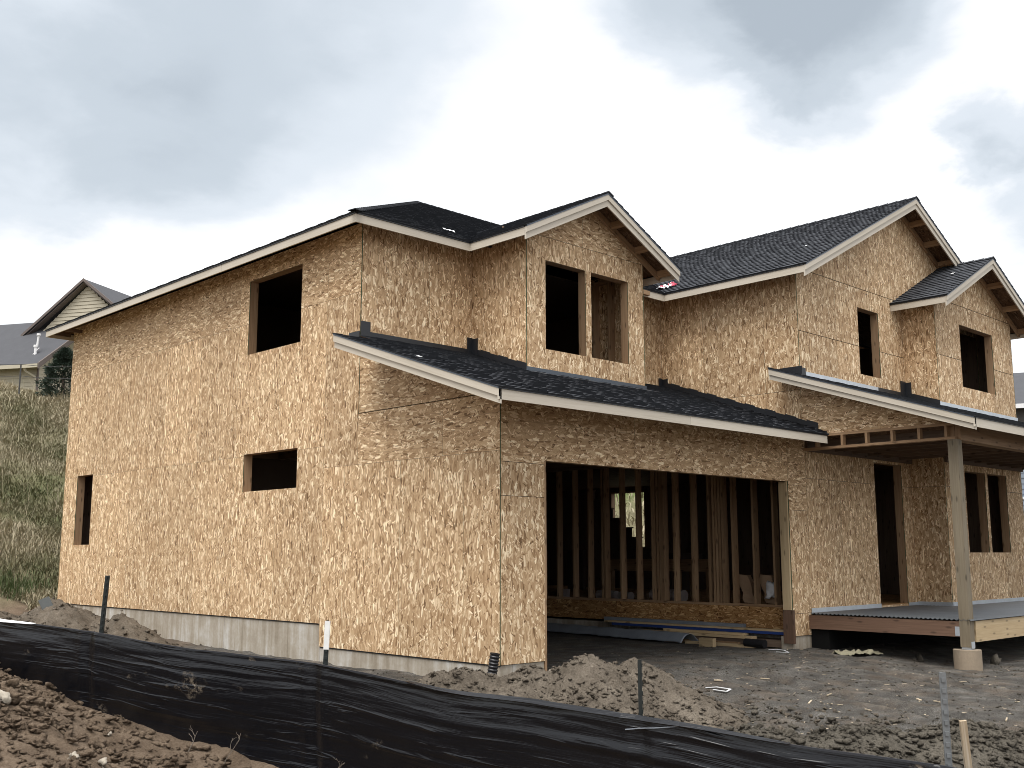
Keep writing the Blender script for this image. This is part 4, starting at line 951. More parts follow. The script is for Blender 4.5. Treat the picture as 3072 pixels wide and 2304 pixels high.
for (u, v, s, lab) in ((2768, 1985, .12, 'grey brown rock lying beside the porch pier'), (2985, 1995, .17, 'dirt covered boulder to the right of the porch pier'), (2742, 1984, .07, 'small clod leaning on the rock by the pier'), (1655, 2010, .04, 'upright grey stone on the dirt heap by the garage corner')):
    p = ground_hit(u, v); 
    if u == 1655: p = at(u, v, 10.9)
    v0, f0 = ICO[2]; mb = MB(); t = lump(v0, int(u)+3, .3)*s
    for q in f0: mb.face([t[i] for i in q])
    o = mb.build('rock', ['clay_dark' if u > 1700 else 'rock'], smooth=True); o.location = p; tag(o, lab, 'rock')

make_wood('scrap_wood', (.34, .27, .18), (.46, .38, .27), (.58, .50, .38), False)
# ---------------------------------------------------------------- litter in the yard
def ribbon(pts, w, mat, name, label, cat, up=(0, 0, 1)):
    mb = MB()
    for i in range(len(pts)-1): mb.bar(pts[i], pts[i+1], w, .006)
    return tag(recenter(mb.build(name, [mat])), label, cat)
def gpts(uvs, dz=.012):
    out = []
    for u, v in uvs: p = ground_hit(u, v); out.append((p[0], p[1], float(surf(p[0], p[1]))+dz))
    return out
ribbon(gpts([(2117, 2071), (2150, 2068), (2192, 2076), (2180, 2081), (2140, 2077)], .02), .022, 'white_plastic', 'plastic_strap', 'curled white plastic strap lying on the gravel', 'strap')
ribbon(gpts([(2306, 1955), (2330, 1953), (2352, 1956), (2366, 1962), (2330, 1960)], .02), .02, 'white_plastic', 'plastic_strap', 'white plastic strap by the garage concrete pad', 'strap')
for i, (u, v, l, lab) in enumerate(((2155, 2045, .13, 'short tan wood offcut in the middle of the yard'), (2295, 2042, .15, 'pale wood sliver in the yard'), (2757, 2102, .10, 'stubby pale wood chip in front of the porch'), (2813, 2110, .13, 'white splinter in front of the porch pier'), (2488, 2090, .2, 'yellow wood splinter on the gravel'), (2430, 2110, .28, 'long thin pale stick behind the clod berm'), (2520, 2118, .1, 'white chip at the edge of the clod berm'), (2605, 2135, .12, 'pale chip on top of the clod berm'), (2890, 2053, .2, 'white lath to the right of the galvanised post'), (3020, 2163, .2, 'pale splinter at the right of the yard'))):
    p = ground_hit(u, v); a = rnd(0, 3.14); l *= .75; d = np.array((math.cos(a), math.sin(a), .05))*l/2; p[2] = float(surf(p[0], p[1]))+.012
    mb = MB().bar(p-d, p+d, .03 if i in (0, 2) else .013, .010); tag(recenter(mb.build('wood_scrap', ['scrap_wood'])), lab, 'scrap wood')
mb = MB()
for k in range(700):
    x = rng.uniform(-.5, 7.5); y = rng.uniform(-5.5, 1.5)
    if x > 6.2 and y > -2.6: continue
    z = float(surf(x, y))+.006; a = rnd(0, 6.28); l = rnd(.006, .03); w = rnd(.003, .008); dx, dy = math.cos(a)*l, math.sin(a)*l; wx, wy = -math.sin(a)*w, math.cos(a)*w
    mb.face([(x-dx-wx, y-dy-wy, z), (x+dx-wx, y+dy-wy, z+.004), (x+dx+wx, y+dy+wy, z+.006), (x-dx+wx, y-dy+wy, z+.003)])
o = mb.build('wood_chips', ['scrap_wood'], fix=False); o['kind'] = 'stuff'; tag(o, 'tiny pale wood chips littering the gravel yard', 'wood chips')
# crumpled cloth by the porch
def crumple(name, cx, cy, cz, lx, ly, h, rot, mat, label, cat, seed, n=26, thick=.006):
    u = np.linspace(-1, 1, n); X, Y = np.meshgrid(u, u); r = np.random.default_rng(seed)
    Zz = h*(np.abs(fbm(X*2.1+seed, Y*2.6, 4, seed, .6))*2.6)*(1-.55*(X**2+Y**2)/2)+.01; Xx = X*lx*(1+.25*fbm(Y*1.5, X+seed, 2, seed+1)); Yy = Y*ly*(1+.4*fbm(X*1.5, Y+seed, 2, seed+2))
    me = grid_mesh(name, Xx, Yy, Zz, mat); o = link_mesh(name, me); o.location = (cx, cy, cz); o.rotation_euler = (0, 0, rot); s_ = o.modifiers.new('t', 'SOLIDIFY'); s_.thickness = thick; return tag(o, label, cat)
p = ground_hit(2570, 1965); crumple('rag', p[0], p[1], float(surf(p[0], p[1])),   .34, .20, .11, YAW+.4, 'cloth_tan', 'crumpled tan cloth on the ground before the porch', 'cloth', 4)
# corrugated drain pipe at the corner
mb = MB(); N = 24; rad = .054; base = np.array((-.33, -.16, .0)); tipv = np.array((.05, -.06, .52)); axv = tipv/np.linalg.norm(tipv)
s1 = np.cross(axv, (1, 0, 0)); s1 /= np.linalg.norm(s1); s2 = np.cross(axv, s1); K = 62; rings = []
for k in range(K):
    r = rad*(1+.10*(1 if (k % 4) < 2 else -1)*.6); c0 = base+axv*(.54*k/(K-1)); rings.append([c0+r*(math.cos(2*math.pi*i/N)*s1+math.sin(2*math.pi*i/N)*s2) for i in range(N)])
inner = [base+axv*.54+rad*.86*(math.cos(2*math.pi*i/N)*s1+math.sin(2*math.pi*i/N)*s2) for i in range(N)]; inner2 = [q-axv*.4 for q in inner]
rings += [inner, inner2]
for k in range(len(rings)-1):
    for i in range(N): j = (i+1) % N; mb.face([rings[k][i], rings[k][j], rings[k+1][j], rings[k+1][i]])
tag(recenter(mb.build('drain_pipe', ['black_plastic'])), 'black corrugated drain pipe standing at the foundation corner', 'pipe')
# dark board leaning at the back corner
a = at(147, 1830, 17.2); b = at(131, 1797, 17.4)
mb = MB().bar(a-(b-a)*.6, b, .17, .03, side=R_); tag(recenter(mb.build('plank', ['post_green'])), 'dark plank sticking up from the dirt behind the house corner', 'plank')

# ---------------------------------------------------------------- things in the garage and on the floor
def put(name, mb, mats, label, cat, group=None): return tag(recenter(mb.build(name, mats)), label, cat, group)
gl = .185
y_a, y_b = .30, 4.3
boards = [(6.44, .55, 4.3, gl, .14, .09, 'lumber_pale', 'bottom pale plank of the lumber stack in the garage'),
          (6.28, .9, 2.6, gl, .15, .05, 'lumber', 'short plank on the garage floor before the lumber stack')]
put('sheet_stack', MB().box(6.16, 6.56, .25, 3.9, gl, gl+.10), ['dark_lumber'], 'dark sheet goods under the planks in the garage', 'sheet')
put('plank', MB().box(6.12, 6.26, .75, 3.0, gl+.102, gl+.140), ['lumber_pale'], 'pale plank lowest on the garage sheet stack', 'plank')
put('plank', MB().box(6.20, 6.34, .95, 2.55, gl+.142, gl+.18), ['lumber_pale'], 'short pale plank second up on the garage stack', 'plank')
put('blue_sheet', MB().box(6.27, 6.57, .22, 3.75, gl+.182, gl+.222), ['blue_board'], 'blue edged sheet lying on the garage planks', 'sheet')
put('plank', MB().box(6.30, 6.45, .25, 3.95, gl+.224, gl+.25), ['lumber_pale'], 'long pale plank on top of the blue sheet', 'plank')
put('foam_sheet', MB().box(6.46, 6.575, 1.15, 4.1, gl+.224, gl+.30), ['membrane'], 'grey sheet standing behind the top plank in the garage', 'sheet')
put('plank', MB().box(6.02, 6.10, .95, 2.4, gl-.02, gl+.05), ['lumber'], 'brown plank on the garage floor before the stack', 'plank')
put('plank', MB().box(5.93, 6.0, .6, 1.9, gl-.02, gl+.03), ['lumber_pale'], 'nearest pale plank on the garage floor', 'plank')
p = on(2120, 1936, 2, .19); put('wood_block', MB().box(p[0]-.02, p[0]+.07, p[1]-.13, p[1]+.13, .17, .30), ['lumber_pale'], 'short yellow wood block on the garage floor', 'wood block')
def cyl(mb, a, b, r, N=20, mat=0, cap=True):
    a, b = np.array(a, float), np.array(b, float); d = (b-a)/np.linalg.norm(b-a); s1 = np.cross(d, (0, 0, 1)) if abs(d[2]) < .9 else np.cross(d, (1, 0, 0)); s1 /= np.linalg.norm(s1); s2 = np.cross(d, s1)
    A = [a+r*(math.cos(2*math.pi*i/N)*s1+math.sin(2*math.pi*i/N)*s2) for i in range(N)]; B = [q+(b-a) for q in A]
    for i in range(N): j = (i+1) % N; mb.face([A[i], A[j], B[j], B[i]], mat=mat)
    if cap: mb.face(A[::-1], mat=mat); mb.face(B, mat=mat)
    return mb
p = on(2268, 1935, 2, .22); put('black_roll', cyl(MB(), (p[0], p[1]-.16, .245), (p[0]+.02, p[1]+.20, .245), .065), ['black_plastic'], 'short black plastic pipe on the garage floor', 'pipe')
nl, nw = 90, 22; lf = np.linspace(0, 1, nl); wf_ = np.linspace(-1, 1, nw); LL, WW = np.meshgrid(lf, wf_, indexing='ij')
mxl = 5.86+.55*LL+WW*.20*(1+.25*fbm(LL*6, WW*0, 2, 3)); myl = 1.72+4.2*LL-.05*WW+.03*fbm(WW*2, LL*3, 2, 9)
mzl = .165+.17*np.clip(1-np.abs(WW+.1)**2.2, 0, 1)*(1+.25*fbm(LL*9, WW*1.5, 3, 6))+.02*fbm(LL*30, WW*3, 2, 8)
mo = link_mesh('plastic_sheet', grid_mesh('plastic_sheet', mxl.T, myl.T, mzl.T, 'membrane')); so_ = mo.modifiers.new('t', 'SOLIDIFY'); so_.thickness = .004; tag(mo, 'long rumpled grey plastic sheeting on the garage floor', 'sheeting')
for (y, x, rz, lab, sd_) in ((1.30, 6.95, .3, 'brown paper sack leaning behind the garage studs', 5), (.90, 6.98, -.2, 'brown paper sack beside the white bag', 9)):
    mb = MB(); r = random.Random(sd_); W_, H_ = .11, .46; prof = [(0, 1.0), (.15, 1.05), (.34, .8), (.5, .95), (.75, 1.1), (1, 1.0)]; rings = []
    for k, (f, w) in enumerate(prof):
        cx, cy = x+.02*math.sin(f*4+sd_), y+.16*(f-.2)*(1 if sd_ == 5 else .7); ww = W_*w; rings.append([(cx-.05*w, cy-ww, .79+H_*f), (cx+.06*w, cy-ww*.9, .79+H_*f), (cx+.06*w, cy+ww*.9, .79+H_*f), (cx-.06*w, cy+ww, .79+H_*f+.02)])
    for k in range(len(rings)-1):
        for i in range(4): j = (i+1) % 4; mb.face([rings[k][i], rings[k][j], rings[k+1][j], rings[k+1][i]])
    mb.face(rings[0]); put('paper_sack', mb, ['paper_brown'], lab, 'sack')
v0, f0 = ICO[2]; mb = MB(); t = lump(v0, 77, .22)*np.array((.12, .17, .19))
for q in f0: mb.face([t[i] for i in q])
o = mb.build('plastic_bag', ['white_plastic'], smooth=True); o.location = (6.86, .82, .95); tag(o, 'stuffed white plastic bag behind the garage studs', 'bag')
put('white_box', MB().box(6.84, 6.93, .40, .50, .746, .86), ['white_plastic'], 'small white box near the garage jamb', 'box')
for (x, y0_, y1_, r, lab) in ((7.35, 4.55, 5.05, .085, 'pale insulation roll on the house floor behind the far studs'), (7.4, 3.0, 3.75, .11, 'pinkish insulation roll on the house floor behind the stair studs'), (7.3, 4.15, 4.45, .08, 'short pale insulation roll between two others')):
    put('insulation_roll', cyl(MB(), (x, y0_, .745+r), (x+.05, y1_, .745+r), r), ['insul'], lab, 'roll')
put('pale_box', MB().box(7.1, 7.2, 5.62, 5.75, .746, .93), ['insul'], 'small pale carton at the far end of the stud wall', 'carton')

# roof litter
for m in np.arange(15, 40, .01):
    rp = at(1998, 862, m)
    if rp[0] > X3-OH and rp[2] <= ZS+SL*(rp[0]-(X3-OH))+.03: break
w_ = crumple('shingle_wrapper', rp[0], rp[1], ZS+SL*(rp[0]-(X3-OH))+.02, .10, .20, .10, 0, 'white_plastic', 'crumpled red and white shingle wrapper at the roof valley', 'wrapper', 12); w_.rotation_euler = (0, -math.atan(.5), 0)
w_.data.materials.append(MATS['red_print'])
for i, p_ in enumerate(w_.data.polygons):
    c_ = p_.center; p_.material_index = 1 if (vnoise(np.array([c_.x*24+3]), np.array([c_.y*15]), 5)[0] > .42) else 0
for (u, v, s, lab, fn) in ((1345, 692, .085, 'white torn film on the main roof front slope', lambda p: None), (1257, 1070, .03, 'small white scrap on the garage roof', None), (2418, 738, .025, 'white scrap high on the wing roof', None), (2858, 821, .04, 'white scrap on the bay roof', None)):
    # find the roof surface along the ray
    def zroof(p, u=u):
        x, y = p[0], p[1]
        if u == 1345: return ZS+SL*(y-YA)
        if u == 1257: return gar_top(y)+.03
        if u == 2418: return ZS+SL*(x-(X3-OH))
        return ZS+SL*(x-(X4-OH))
    for m in np.arange(10, 40, .01):
        p = at(u, v, m)
        if (u == 1345 and p[1] < YA) or (u == 2418 and p[0] < X3-OH) or (u == 2858 and p[0] < X4-OH) or (u == 1257 and p[1] < gy0): continue
        if p[2] <= zroof(p)+.03: break
    o = crumple('plastic_scrap', p[0], p[1], zroof(p)+.024, s, s*.7, s*.5, .5, 'white_plastic', lab, 'scrap', int(u) % 50, 10, .003)
    o.rotation_euler = (math.atan(.5), 0, 0) if u == 1345 else ((math.atan(.335), 0, 0) if u == 1257 else (0, -math.atan(.5), 0))

# ---------------------------------------------------------------- twigs at the fence foot
def twig(u, v, t, seed, h, label):
    r = random.Random(seed); p = at(u, v, t); mb = MB()
    def grow(a, d, l, w, dep):
        n = 4; q = a
        for k in range(n):
            d2 = np.array(d)+np.array([r.uniform(-.35, .35) for _ in range(3)]); d2 /= np.linalg.norm(d2); e_ = q+d2*l/n; mb.bar(q, e_, w*(1-.15*k), w*(1-.15*k)); q = e_; d = d2
            if dep and k in (1, 2): s_ = np.array(d2)+R_*r.uniform(-1.2, 1.2)+np.array((0, 0, .2)); grow(q, s_/np.linalg.norm(s_), l*.5, w*.6, dep-1)
    grow(p, R_*.5+np.array((0, 0, .8)), h*.75, .006, 2); tag(recenter(mb.build('twig', ['twig'])), label, 'twig')
twig(672, 2292, 7.6, 3, .26, 'forked bare twig in front of the silt fence'); twig(565, 2255, 7.7, 5, .2, 'thin bare root curling from the dirt bank'); twig(985, 2330, 7.2, 9, .2, 'short upright twig at the bottom of the silt fence')

# ---------------------------------------------------------------- hill grass
def blades(name, P, Ln, shade, wid, label, lean=1.0):
    n = len(P); a = rng.uniform(0, 2*math.pi, n); ln = rng.uniform(.25, 1.1, n)*lean; dx = np.cos(a); dy = np.sin(a)
    b = np.array(P); w = wid*rng.uniform(.6, 1.4, n); px_ = -dy*w; py_ = dx*w; Ln = np.array(Ln)
    hx = np.sin(ln*.5); hz = np.cos(ln*.5); tx_ = np.sin(ln*1.1); tz_ = np.cos(ln*1.1)
    m = b+np.stack([dx*hx*Ln*.55, dy*hx*Ln*.55, hz*Ln*.55], -1); t = m+np.stack([dx*tx_*Ln*.45, dy*tx_*Ln*.45, tz_*Ln*.45], -1); o = np.stack([px_, py_, 0*px_], -1)
    V_ = np.stack([b-o, b+o, m+o*.8, m-o*.8, t], 1).reshape(-1, 3); base = np.arange(n)*5
    q = np.stack([base, base+1, base+2, base+3], -1); tr = np.stack([base+3, base+2, base+4], -1)
    me = bpy.data.meshes.new(name); me.vertices.add(len(V_)); me.vertices.foreach_set('co', V_.ravel().astype(np.float32)); li = np.concatenate([q.ravel(), tr.ravel()]).astype(np.int32)
    me.loops.add(len(li)); me.loops.foreach_set('vertex_index', li); me.polygons.add(2*n)
    me.polygons.foreach_set('loop_start', np.concatenate([np.arange(n)*4, 4*n+np.arange(n)*3]).astype(np.int32)); me.polygons.foreach_set('loop_total', np.concatenate([np.full(n, 4), np.full(n, 3)]).astype(np.int32)); me.update(calc_edges=True)
    at_ = me.attributes.new('shade', 'FLOAT', 'FACE'); at_.data.foreach_set('value', np.concatenate([shade, shade]).astype(np.float32)); me.materials.append(MATS['grass_blade'])
    o_ = link_mesh(name, me); o_['kind'] = 'stuff'; tag(o_, label, 'grass'); return o_
n = 130000
tt = 20+17*rng.random(n)**.8; uu = rng.uniform(-120, 330, n)
dirs = F_[None]+R_[None]*((uu-1536)/FPX)[:, None]; PP = CAM[None]+dirs*tt[:, None]; gxh, gyh = PP[:, 0], PP[:, 1]
keep = (gyh+.15*gxh > 13.6+1.2*fbm(gxh*.8, gyh*.8, 3, 8)*2) & ~((gxh > -.3) & (gyh < D+.5)) & (rng.random(n) < .35+.65*(fbm(gxh*.9, gyh*.9, 3, 71) > -.12)); gxh, gyh = gxh[keep], gyh[keep]
gzh = ground_h(gxh, gyh)+ground_n(gxh, gyh)
patch = fbm(gxh*.55, gyh*.55, 3, 40)*1.4; fr = (gyh+.15*gxh-13.5)/14
sh = np.clip(.72+patch+.25*(fr-.5)+rng.normal(0, .11, len(gxh)), 0, 1); grz = (np.abs(fr-.40) < .10) & (fbm(gxh*.6, gyh*.6, 3, 51) > -.12); sh = np.where(grz, sh*.62, sh); sh = np.where(fr < .3, np.clip(sh*.9, 0, 1), sh)
Lh = (.09+.17*rng.random(len(gxh))**2)*(1+.4*(patch > .1)); blades('hill_grass', np.stack([gxh, gyh, gzh-.02], -1), Lh, sh, .009, 'tall dry grass on the hillside behind the house', 2.0)
# long pale stalks
n2 = 260; i = rng.integers(0, len(gxh), n2); blades('dry_stalks', np.stack([gxh[i], gyh[i], gzh[i]], -1), .5+.7*rng.random(n2), np.full(n2, 1.0)*rng.uniform(.7, .95, n2), .006, 'long pale dead stalks standing in the hillside grass', .9)
# far hill seen through the house
n3 = 9000; xf = rng.uniform(18, 34, n3); yf = rng.uniform(13, 34, n3); zf = ground_h(xf, yf)+ground_n(xf, yf); blades('far_grass', np.stack([xf, yf, zf-.02], -1), .2+.25*rng.random(n3), np.clip(rng.normal(.12, .12, n3)+.6*sstep(21, 15, yf), 0, 1), .03, 'green grass on the far slope seen through the house')
# green tuft near the back corner
p = ground_hit(45, 1775); n4 = 700; xa = p[0]+rng.normal(0, .22, n4); ya = p[1]+rng.normal(0, .22, n4)
blades('grass_tuft', np.stack([xa, ya, surf(xa, ya)-.01], -1), .12+.15*rng.random(n4), np.clip(rng.normal(.03, .05, n4), 0, 1), .007, 'bright green grass tuft in the dirt beside the back corner')

# ---------------------------------------------------------------- neighbour house on the hill
nh = tag(empty('hill_house', (6.17, 31.6, 6)), 'tan sided neighbour house with grey roof on the hilltop', 'house')
Kp = np.array((6.166, 31.595, 8.653)); na_ = np.array((.866, .5, 0)); nb_ = np.array((.5, -.866, 0)); nz_ = np.array((0, 0, 1.))
def NP(b, a, z): return Kp+nb_*b+na_*a+nz_*z
def nbuild(mb, name, mats, parent=None):
    o = mb.build(name, mats)
    if parent is None: o.parent = nh; o.matrix_parent_inverse = Matrix.Translation((-6.17, -31.6, -6))
    else: o.parent = parent
    return o
def nprism(poly, off, name, mat, parent=None): mb = MB(); mb.prism([NP(*p) for p in poly], off, [(0, 0)]*len(poly)); return nbuild(mb, name, [mat], parent)
ms = .7296
rf = nprism([(-14, -.0, 0), (0.0, 0, 0), (0.0, 3.33, 3.33*ms), (-14, 3.33, 3.33*ms)], -nz_*.12, 'roof', 'roof_far')
nprism([(-14, 3.33, 3.33*ms), (0, 3.33, 3.33*ms), (0, 6.66, 0), (-14, 6.66, 0)], -nz_*.12, 'roof', 'roof_far')
for (z0, z1, nm) in ((-.30, -.06, 'fascia'),): 
    mb = MB(); mb.hexa([NP(-14, -.06, -.16), NP(0.02, -.06, -.16), NP(.02, -.005, -.16), NP(-14, -.005, -.16), NP(-14, -.06, -.02), NP(.02, -.06, -.02), NP(.02, -.005, -.02), NP(-14, -.005, -.02)]); nbuild(mb, 'gutter', ['siding_tan'], rf)
mb = MB(); mb.hexa([NP(.0, -.02, -.2), NP(.06, -.02, -.2), NP(.06, 3.33, 3.33*ms-.2), NP(0, 3.33, 3.33*ms-.2), NP(0, -.02, .02), NP(.06, -.02, .02), NP(.06, 3.33, 3.33*ms+.02), NP(0, 3.33, 3.33*ms+.02)]); nbuild(mb, 'rake_trim', ['trim_brown'], rf)
wl = nprism([(-14, .45, -2.8), (-.35, .45, -2.8), (-.35, .45, .25), (-14, .45, .25)], na_*.1, 'wall', 'siding_tan')
gw = nprism([(-.35, .45, -2.8), (-.35, 6.2, -2.8), (-.35, 6.2, .3), (-.35, 3.33, 2.3), (-.35, .45, .25)], -nb_*.1, 'wall', 'siding_tan')
for k in range(26):
    z = -2.7+.16*k; a1 = 3.33 if z > .25 else 6.2
    a0 = .45 if z < -.05 else .45+(z+.24)/ms; a2 = 6.2 if z < .3 else 3.33+(2.3-z)/(2.0)*2.87
    if a2-a0 > .2: mb = MB(); mb.hexa([NP(-.35, a0, z), NP(-.325, a0, z), NP(-.325, a2, z), NP(-.35, a2, z), NP(-.35, a0, z+.155), NP(-.34, a0, z+.155), NP(-.34, a2, z+.155), NP(-.35, a2, z+.155)]); nbuild(mb, 'siding_board', ['siding_tan'], gw)
    if z < -.1: mb = MB(); mb.hexa([NP(-6, .425, z), NP(-.35, .425, z), NP(-.35, .45, z), NP(-6, .45, z), NP(-6, .44, z+.155), NP(-.35, .44, z+.155), NP(-.35, .45, z+.155), NP(-6, .45, z+.155)]); nbuild(mb, 'siding_board', ['siding_tan'], wl)
mb = MB(); mb.hexa([NP(-.36, .40, -2.8), NP(-.30, .40, -2.8), NP(-.30, .46, -2.8), NP(-.36, .46, -2.8), NP(-.36, .40, .2), NP(-.30, .40, .2), NP(-.30, .46, .2), NP(-.36, .46, .2)]); nbuild(mb, 'corner_trim', ['trim_brown'], wl)
# downspout
mb = MB(); mb.bar(NP(-.62, .02, -.1), NP(-.62, .1, -.25), .07, .07); mb.bar(NP(-.62, .1, -.25), NP(-.40, .40, -.45), .07, .07); mb.bar(NP(-.40, .40, -.45), NP(-.40, .40, -2.7), .07, .07); nbuild(mb, 'downspout', ['siding_tan'], wl)
# cross gable facing the road
ga = 2.31
cg = nprism([(-2.45, ga+.25, 1.45), (2.45, ga+.25, 1.45), (0, ga+.25, 3.55)], na_*.1, 'gable_wall', 'siding_tan')
for k in range(14):
    z = 1.5+.145*k; hw_ = (3.55-z)/2.1*2.45
    if hw_ > .1: mb = MB(); mb.hexa([NP(-hw_, ga+.215, z), NP(hw_, ga+.215, z), NP(hw_, ga+.25, z), NP(-hw_, ga+.25, z), NP(-hw_+.1, ga+.24, z+.14), NP(hw_-.1, ga+.24, z+.14), NP(hw_-.1, ga+.25, z+.14), NP(-hw_+.1, ga+.25, z+.14)]); nbuild(mb, 'siding_board', ['siding_tan'], cg)
for s_ in (-1, 1):
    r2 = nprism([(s_*2.8, ga-.05, 1.66), (0, ga-.05, 3.80), (0, ga+6, 3.80), (s_*2.8, ga+6, 1.66)], -nz_*.1, 'roof', 'roof_far')
    nprism([(s_*2.8, ga-.08, 1.56), (s_*2.8, ga-.08, 1.68), (0, ga-.08, 3.82), (0, ga-.08, 3.70)], na_*.04, 'rake_trim', 'trim_brown', r2)
    nprism([(s_*2.7, ga-.02, 1.56), (0, ga-.02, 3.64), (0, ga+.24, 3.64), (s_*2.7, ga+.24, 1.56)], nz_*.03, 'soffit', 'trim_brown', r2)
# roof vent
vb = NP(-.74, .71, .52); mb = MB(); cyl(mb, vb-nz_*.1, vb+nz_*.32, .055, 12); cyl(mb, vb+nz_*.30+nb_*.06, vb+nz_*.72+nb_*.10, .04, 12); cyl(mb, vb+nz_*.70+nb_*.10, vb+nz_*.78+nb_*.10, .075, 12); cyl(mb, vb+nz_*.26, vb+nz_*.34, .085, 12); mb.bar(vb-nb_*.12-nz_*.04, vb+nb_*.16+nz_*.22, .04, .03)
nbuild(mb, 'roof_vent', ['trim_white'], rf)
# wire fence on the crest
wf = tag(empty('wire_fence', (3.95, 26.9, 7)), 'thin wire fence along the top of the grassy hill', 'fence')
def wbuild(mb, name, m): o = mb.build(name, [m]); o.parent = wf; o.matrix_parent_inverse = Matrix.Translation((-3.95, -26.9, -7)); return o
wp = [at(-160, 1075, 33), at(63, 1094, 33), at(330, 1094, 33)]
for q in wp: wbuild(MB().bar((q[0], q[1], q[2]-.9), q, .035, .035), 'post', 'wire')
for q0, q1 in zip(wp[:-1], wp[1:]):
    for dz in (.01, -.35):
        mb = MB(); prev = None
        for k in range(9):
            f = k/8; q = q0*(1-f)+q1*f; q = q+np.array((0, 0, dz-.08*4*f*(1-f)*(1 if q0[2] != q1[2] else .2)))
            if prev is not None: mb.bar(prev, q, .014, .014)
            prev = q
        wbuild(mb, 'wire', 'wire')
# evergreen shrub beside the neighbour
def conifer(u, vb_, vt, t, r0, label):
    b = at(u, vb_, t); tp = at(u, vt, t); H_ = tp[2]-b[2]+.3; root = tag(empty('evergreen_shrub', b), label, 'shrub')
    mb = MB(); cyl(mb, (0, 0, -.8), (0, 0, H_*.8), .06, 8); o = mb.build('trunk', ['bark']); o.parent = root
    V_, I = [], []; mb = MB()
    for k in range(5200):
        f = rng.random()**.8; rr_ = r0*(1-f)**.65*(.55+.5*rng.random())*(1+.22*math.sin(f*23+rng.random())); a_ = rng.uniform(0, 6.28); z = -.6+(H_+.5)*f
        c_ = np.array((rr_*math.cos(a_), rr_*math.sin(a_), z)); d = np.array((math.cos(a_), math.sin(a_), rng.uniform(-.1, .7)))+rng.normal(0, .35, 3); d /= np.linalg.norm(d); l = rng.uniform(.08, .18); s_ = np.cross(d, rng.normal(size=3)); s_ /= np.linalg.norm(s_)
        mb.face([c_-s_*.022, c_+s_*.022, c_+d*l])
    o = mb.build('crown', ['needles'], fix=False); o.parent = root
conifer(190, 1150, 1062, 36, .85, 'dark evergreen shrub beside the tan hilltop house')
# bare grey trees beyond the far slope (seen through the house)
def bare_tree(x, y, h, seed, label):
    z = float(ground_h(x, y)); root = tag(empty('bare_tree', (x, y, z-.2)), label, 'tree', 'bare trees on the far slope'); r = random.Random(seed); tr = MB(); cr_ = MB()
    cyl(tr, (0, 0, 0), (0, 0, h*.45), .09, 7)
    def grow(a, d, l, w, dep):
        e_ = a+np.array(d)*l; (tr if dep > 2 else cr_).bar(a, e_, w, w)
        if dep:
            for k in range(3):
                d2 = np.array(d)+np.array([r.uniform(-.7, .7) for _ in range(3)]); d2 /= np.linalg.norm(d2); grow(e_, d2, l*.68, w*.6, dep-1)
    for k in range(3): d2 = np.array((r.uniform(-.5, .5), r.uniform(-.5, .5), 1)); grow(np.array((0, 0, h*.4)), d2/np.linalg.norm(d2), h*.22, .06, 4)
    tr.build('trunk', ['twig'], fix=False).parent = root; cr_.build('crown', ['twig'], fix=False).parent = root
for k, (x, y, h) in enumerate(((38, 31, 5), (42, 33.5, 5.5), (45, 31, 6), (40, 28.5, 5), (48, 35, 6), (44, 28, 5))): bare_tree(x, y, h, k, 'bare grey tree on the far slope seen through the house')

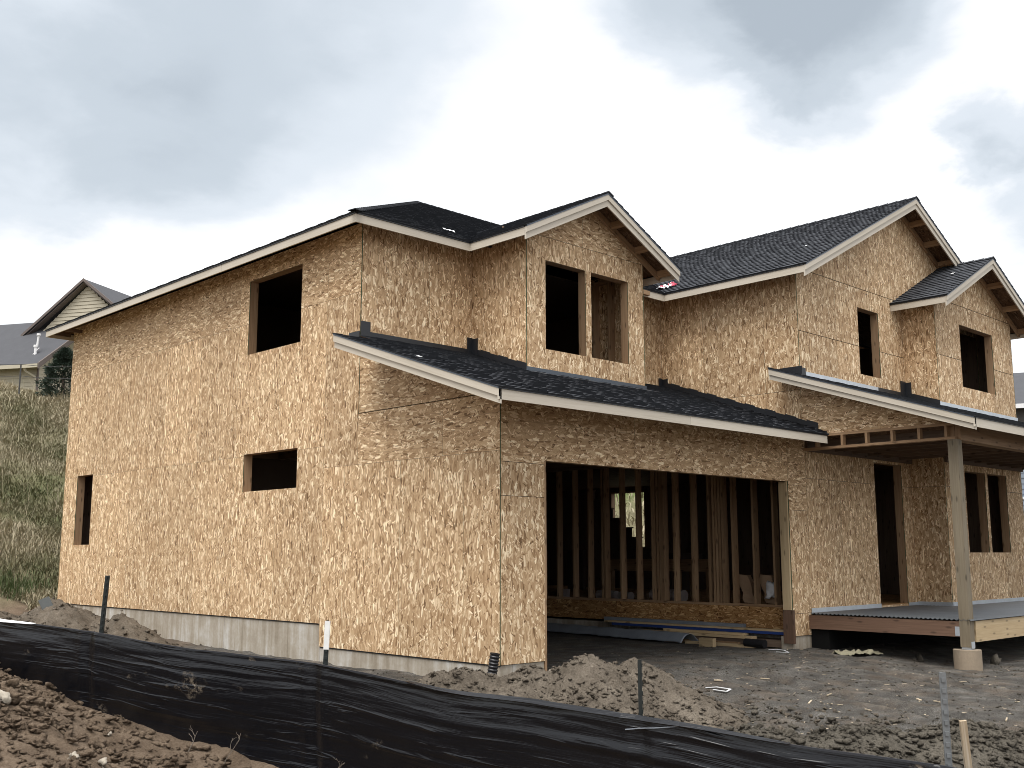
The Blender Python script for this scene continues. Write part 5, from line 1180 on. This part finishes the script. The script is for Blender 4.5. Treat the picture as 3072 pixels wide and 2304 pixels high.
# ---------------------------------------------------------------- neighbour house on the right
rh = tag(empty('right_house', (27.5, 3, 0)), 'blue grey sided neighbour house past the right end of the house', 'house')
def rbuild(mb, name, mats, parent=None):
    o = mb.build(name, mats)
    if parent is None: o.parent = rh; o.matrix_parent_inverse = Matrix.Translation((-27.5, -3, 0))
    else: o.parent = parent
    return o
ek = np.array((26.4, 4.13, 6.21)); q = ray(1500, 1663); fw = np.array((.87, .35, 0)); fw /= np.linalg.norm(fw); sd2 = np.array((.35, -.87, 0)); sd2 /= np.linalg.norm(sd2)
def RP(s, d, z): return np.array((26.45, 4.2, 0))+sd2*s+fw*d+np.array((0, 0, z))
mb = MB(); mb.prism([RP(-6, -.4, 6.24), RP(12, -.4, 6.24), RP(12, 4, 7.9), RP(-6, 4, 7.9)], np.array((0, 0, -.1)), [(0, 0)]*4); rr2 = rbuild(mb, 'roof', ['roof_far'])
mb = MB(); mb.hexa([RP(-6, -.5, 6.10), RP(12, -.5, 6.10), RP(12, -.42, 6.10), RP(-6, -.42, 6.10), RP(-6, -.5, 6.24), RP(12, -.5, 6.24), RP(12, -.42, 6.24), RP(-6, -.42, 6.24)]); rbuild(mb, 'gutter', ['trim_white'], rr2)
mb = MB(); mb.hexa([RP(-6, 0, -.5), RP(12, 0, -.5), RP(12, .2, -.5), RP(-6, .2, -.5), RP(-6, 0, 6.2), RP(12, 0, 6.2), RP(12, .2, 6.2), RP(-6, .2, 6.2)]); rw = rbuild(mb, 'wall', ['siding_dark'])
for k in range(24):
    z = .2+.17*k; mb = MB(); mb.hexa([RP(-2, -.03, z), RP(5, -.03, z), RP(5, -.002, z), RP(-2, -.002, z), RP(-2, -.012, z+.165), RP(5, -.012, z+.165), RP(5, -.002, z+.165), RP(-2, -.002, z+.165)]); rbuild(mb, 'siding_board', ['siding_blue'], rw)
mb = MB(); mb.hexa([RP(-2, -.05, 4.28), RP(5, -.05, 4.28), RP(5, -.032, 4.28), RP(-2, -.032, 4.28), RP(-2, -.05, 4.50), RP(5, -.05, 4.50), RP(5, -.032, 4.50), RP(-2, -.032, 4.50)]); rbuild(mb, 'band_trim', ['trim_white'], rw)
mb = MB(); mb.hexa([RP(-2, -.05, 3.28), RP(5, -.05, 3.28), RP(5, -.032, 3.28), RP(-2, -.032, 3.28), RP(-2, -.05, 3.36), RP(5, -.05, 3.36), RP(5, -.032, 3.36), RP(-2, -.032, 3.36)]); rbuild(mb, 'band_trim', ['trim_white'], rw)
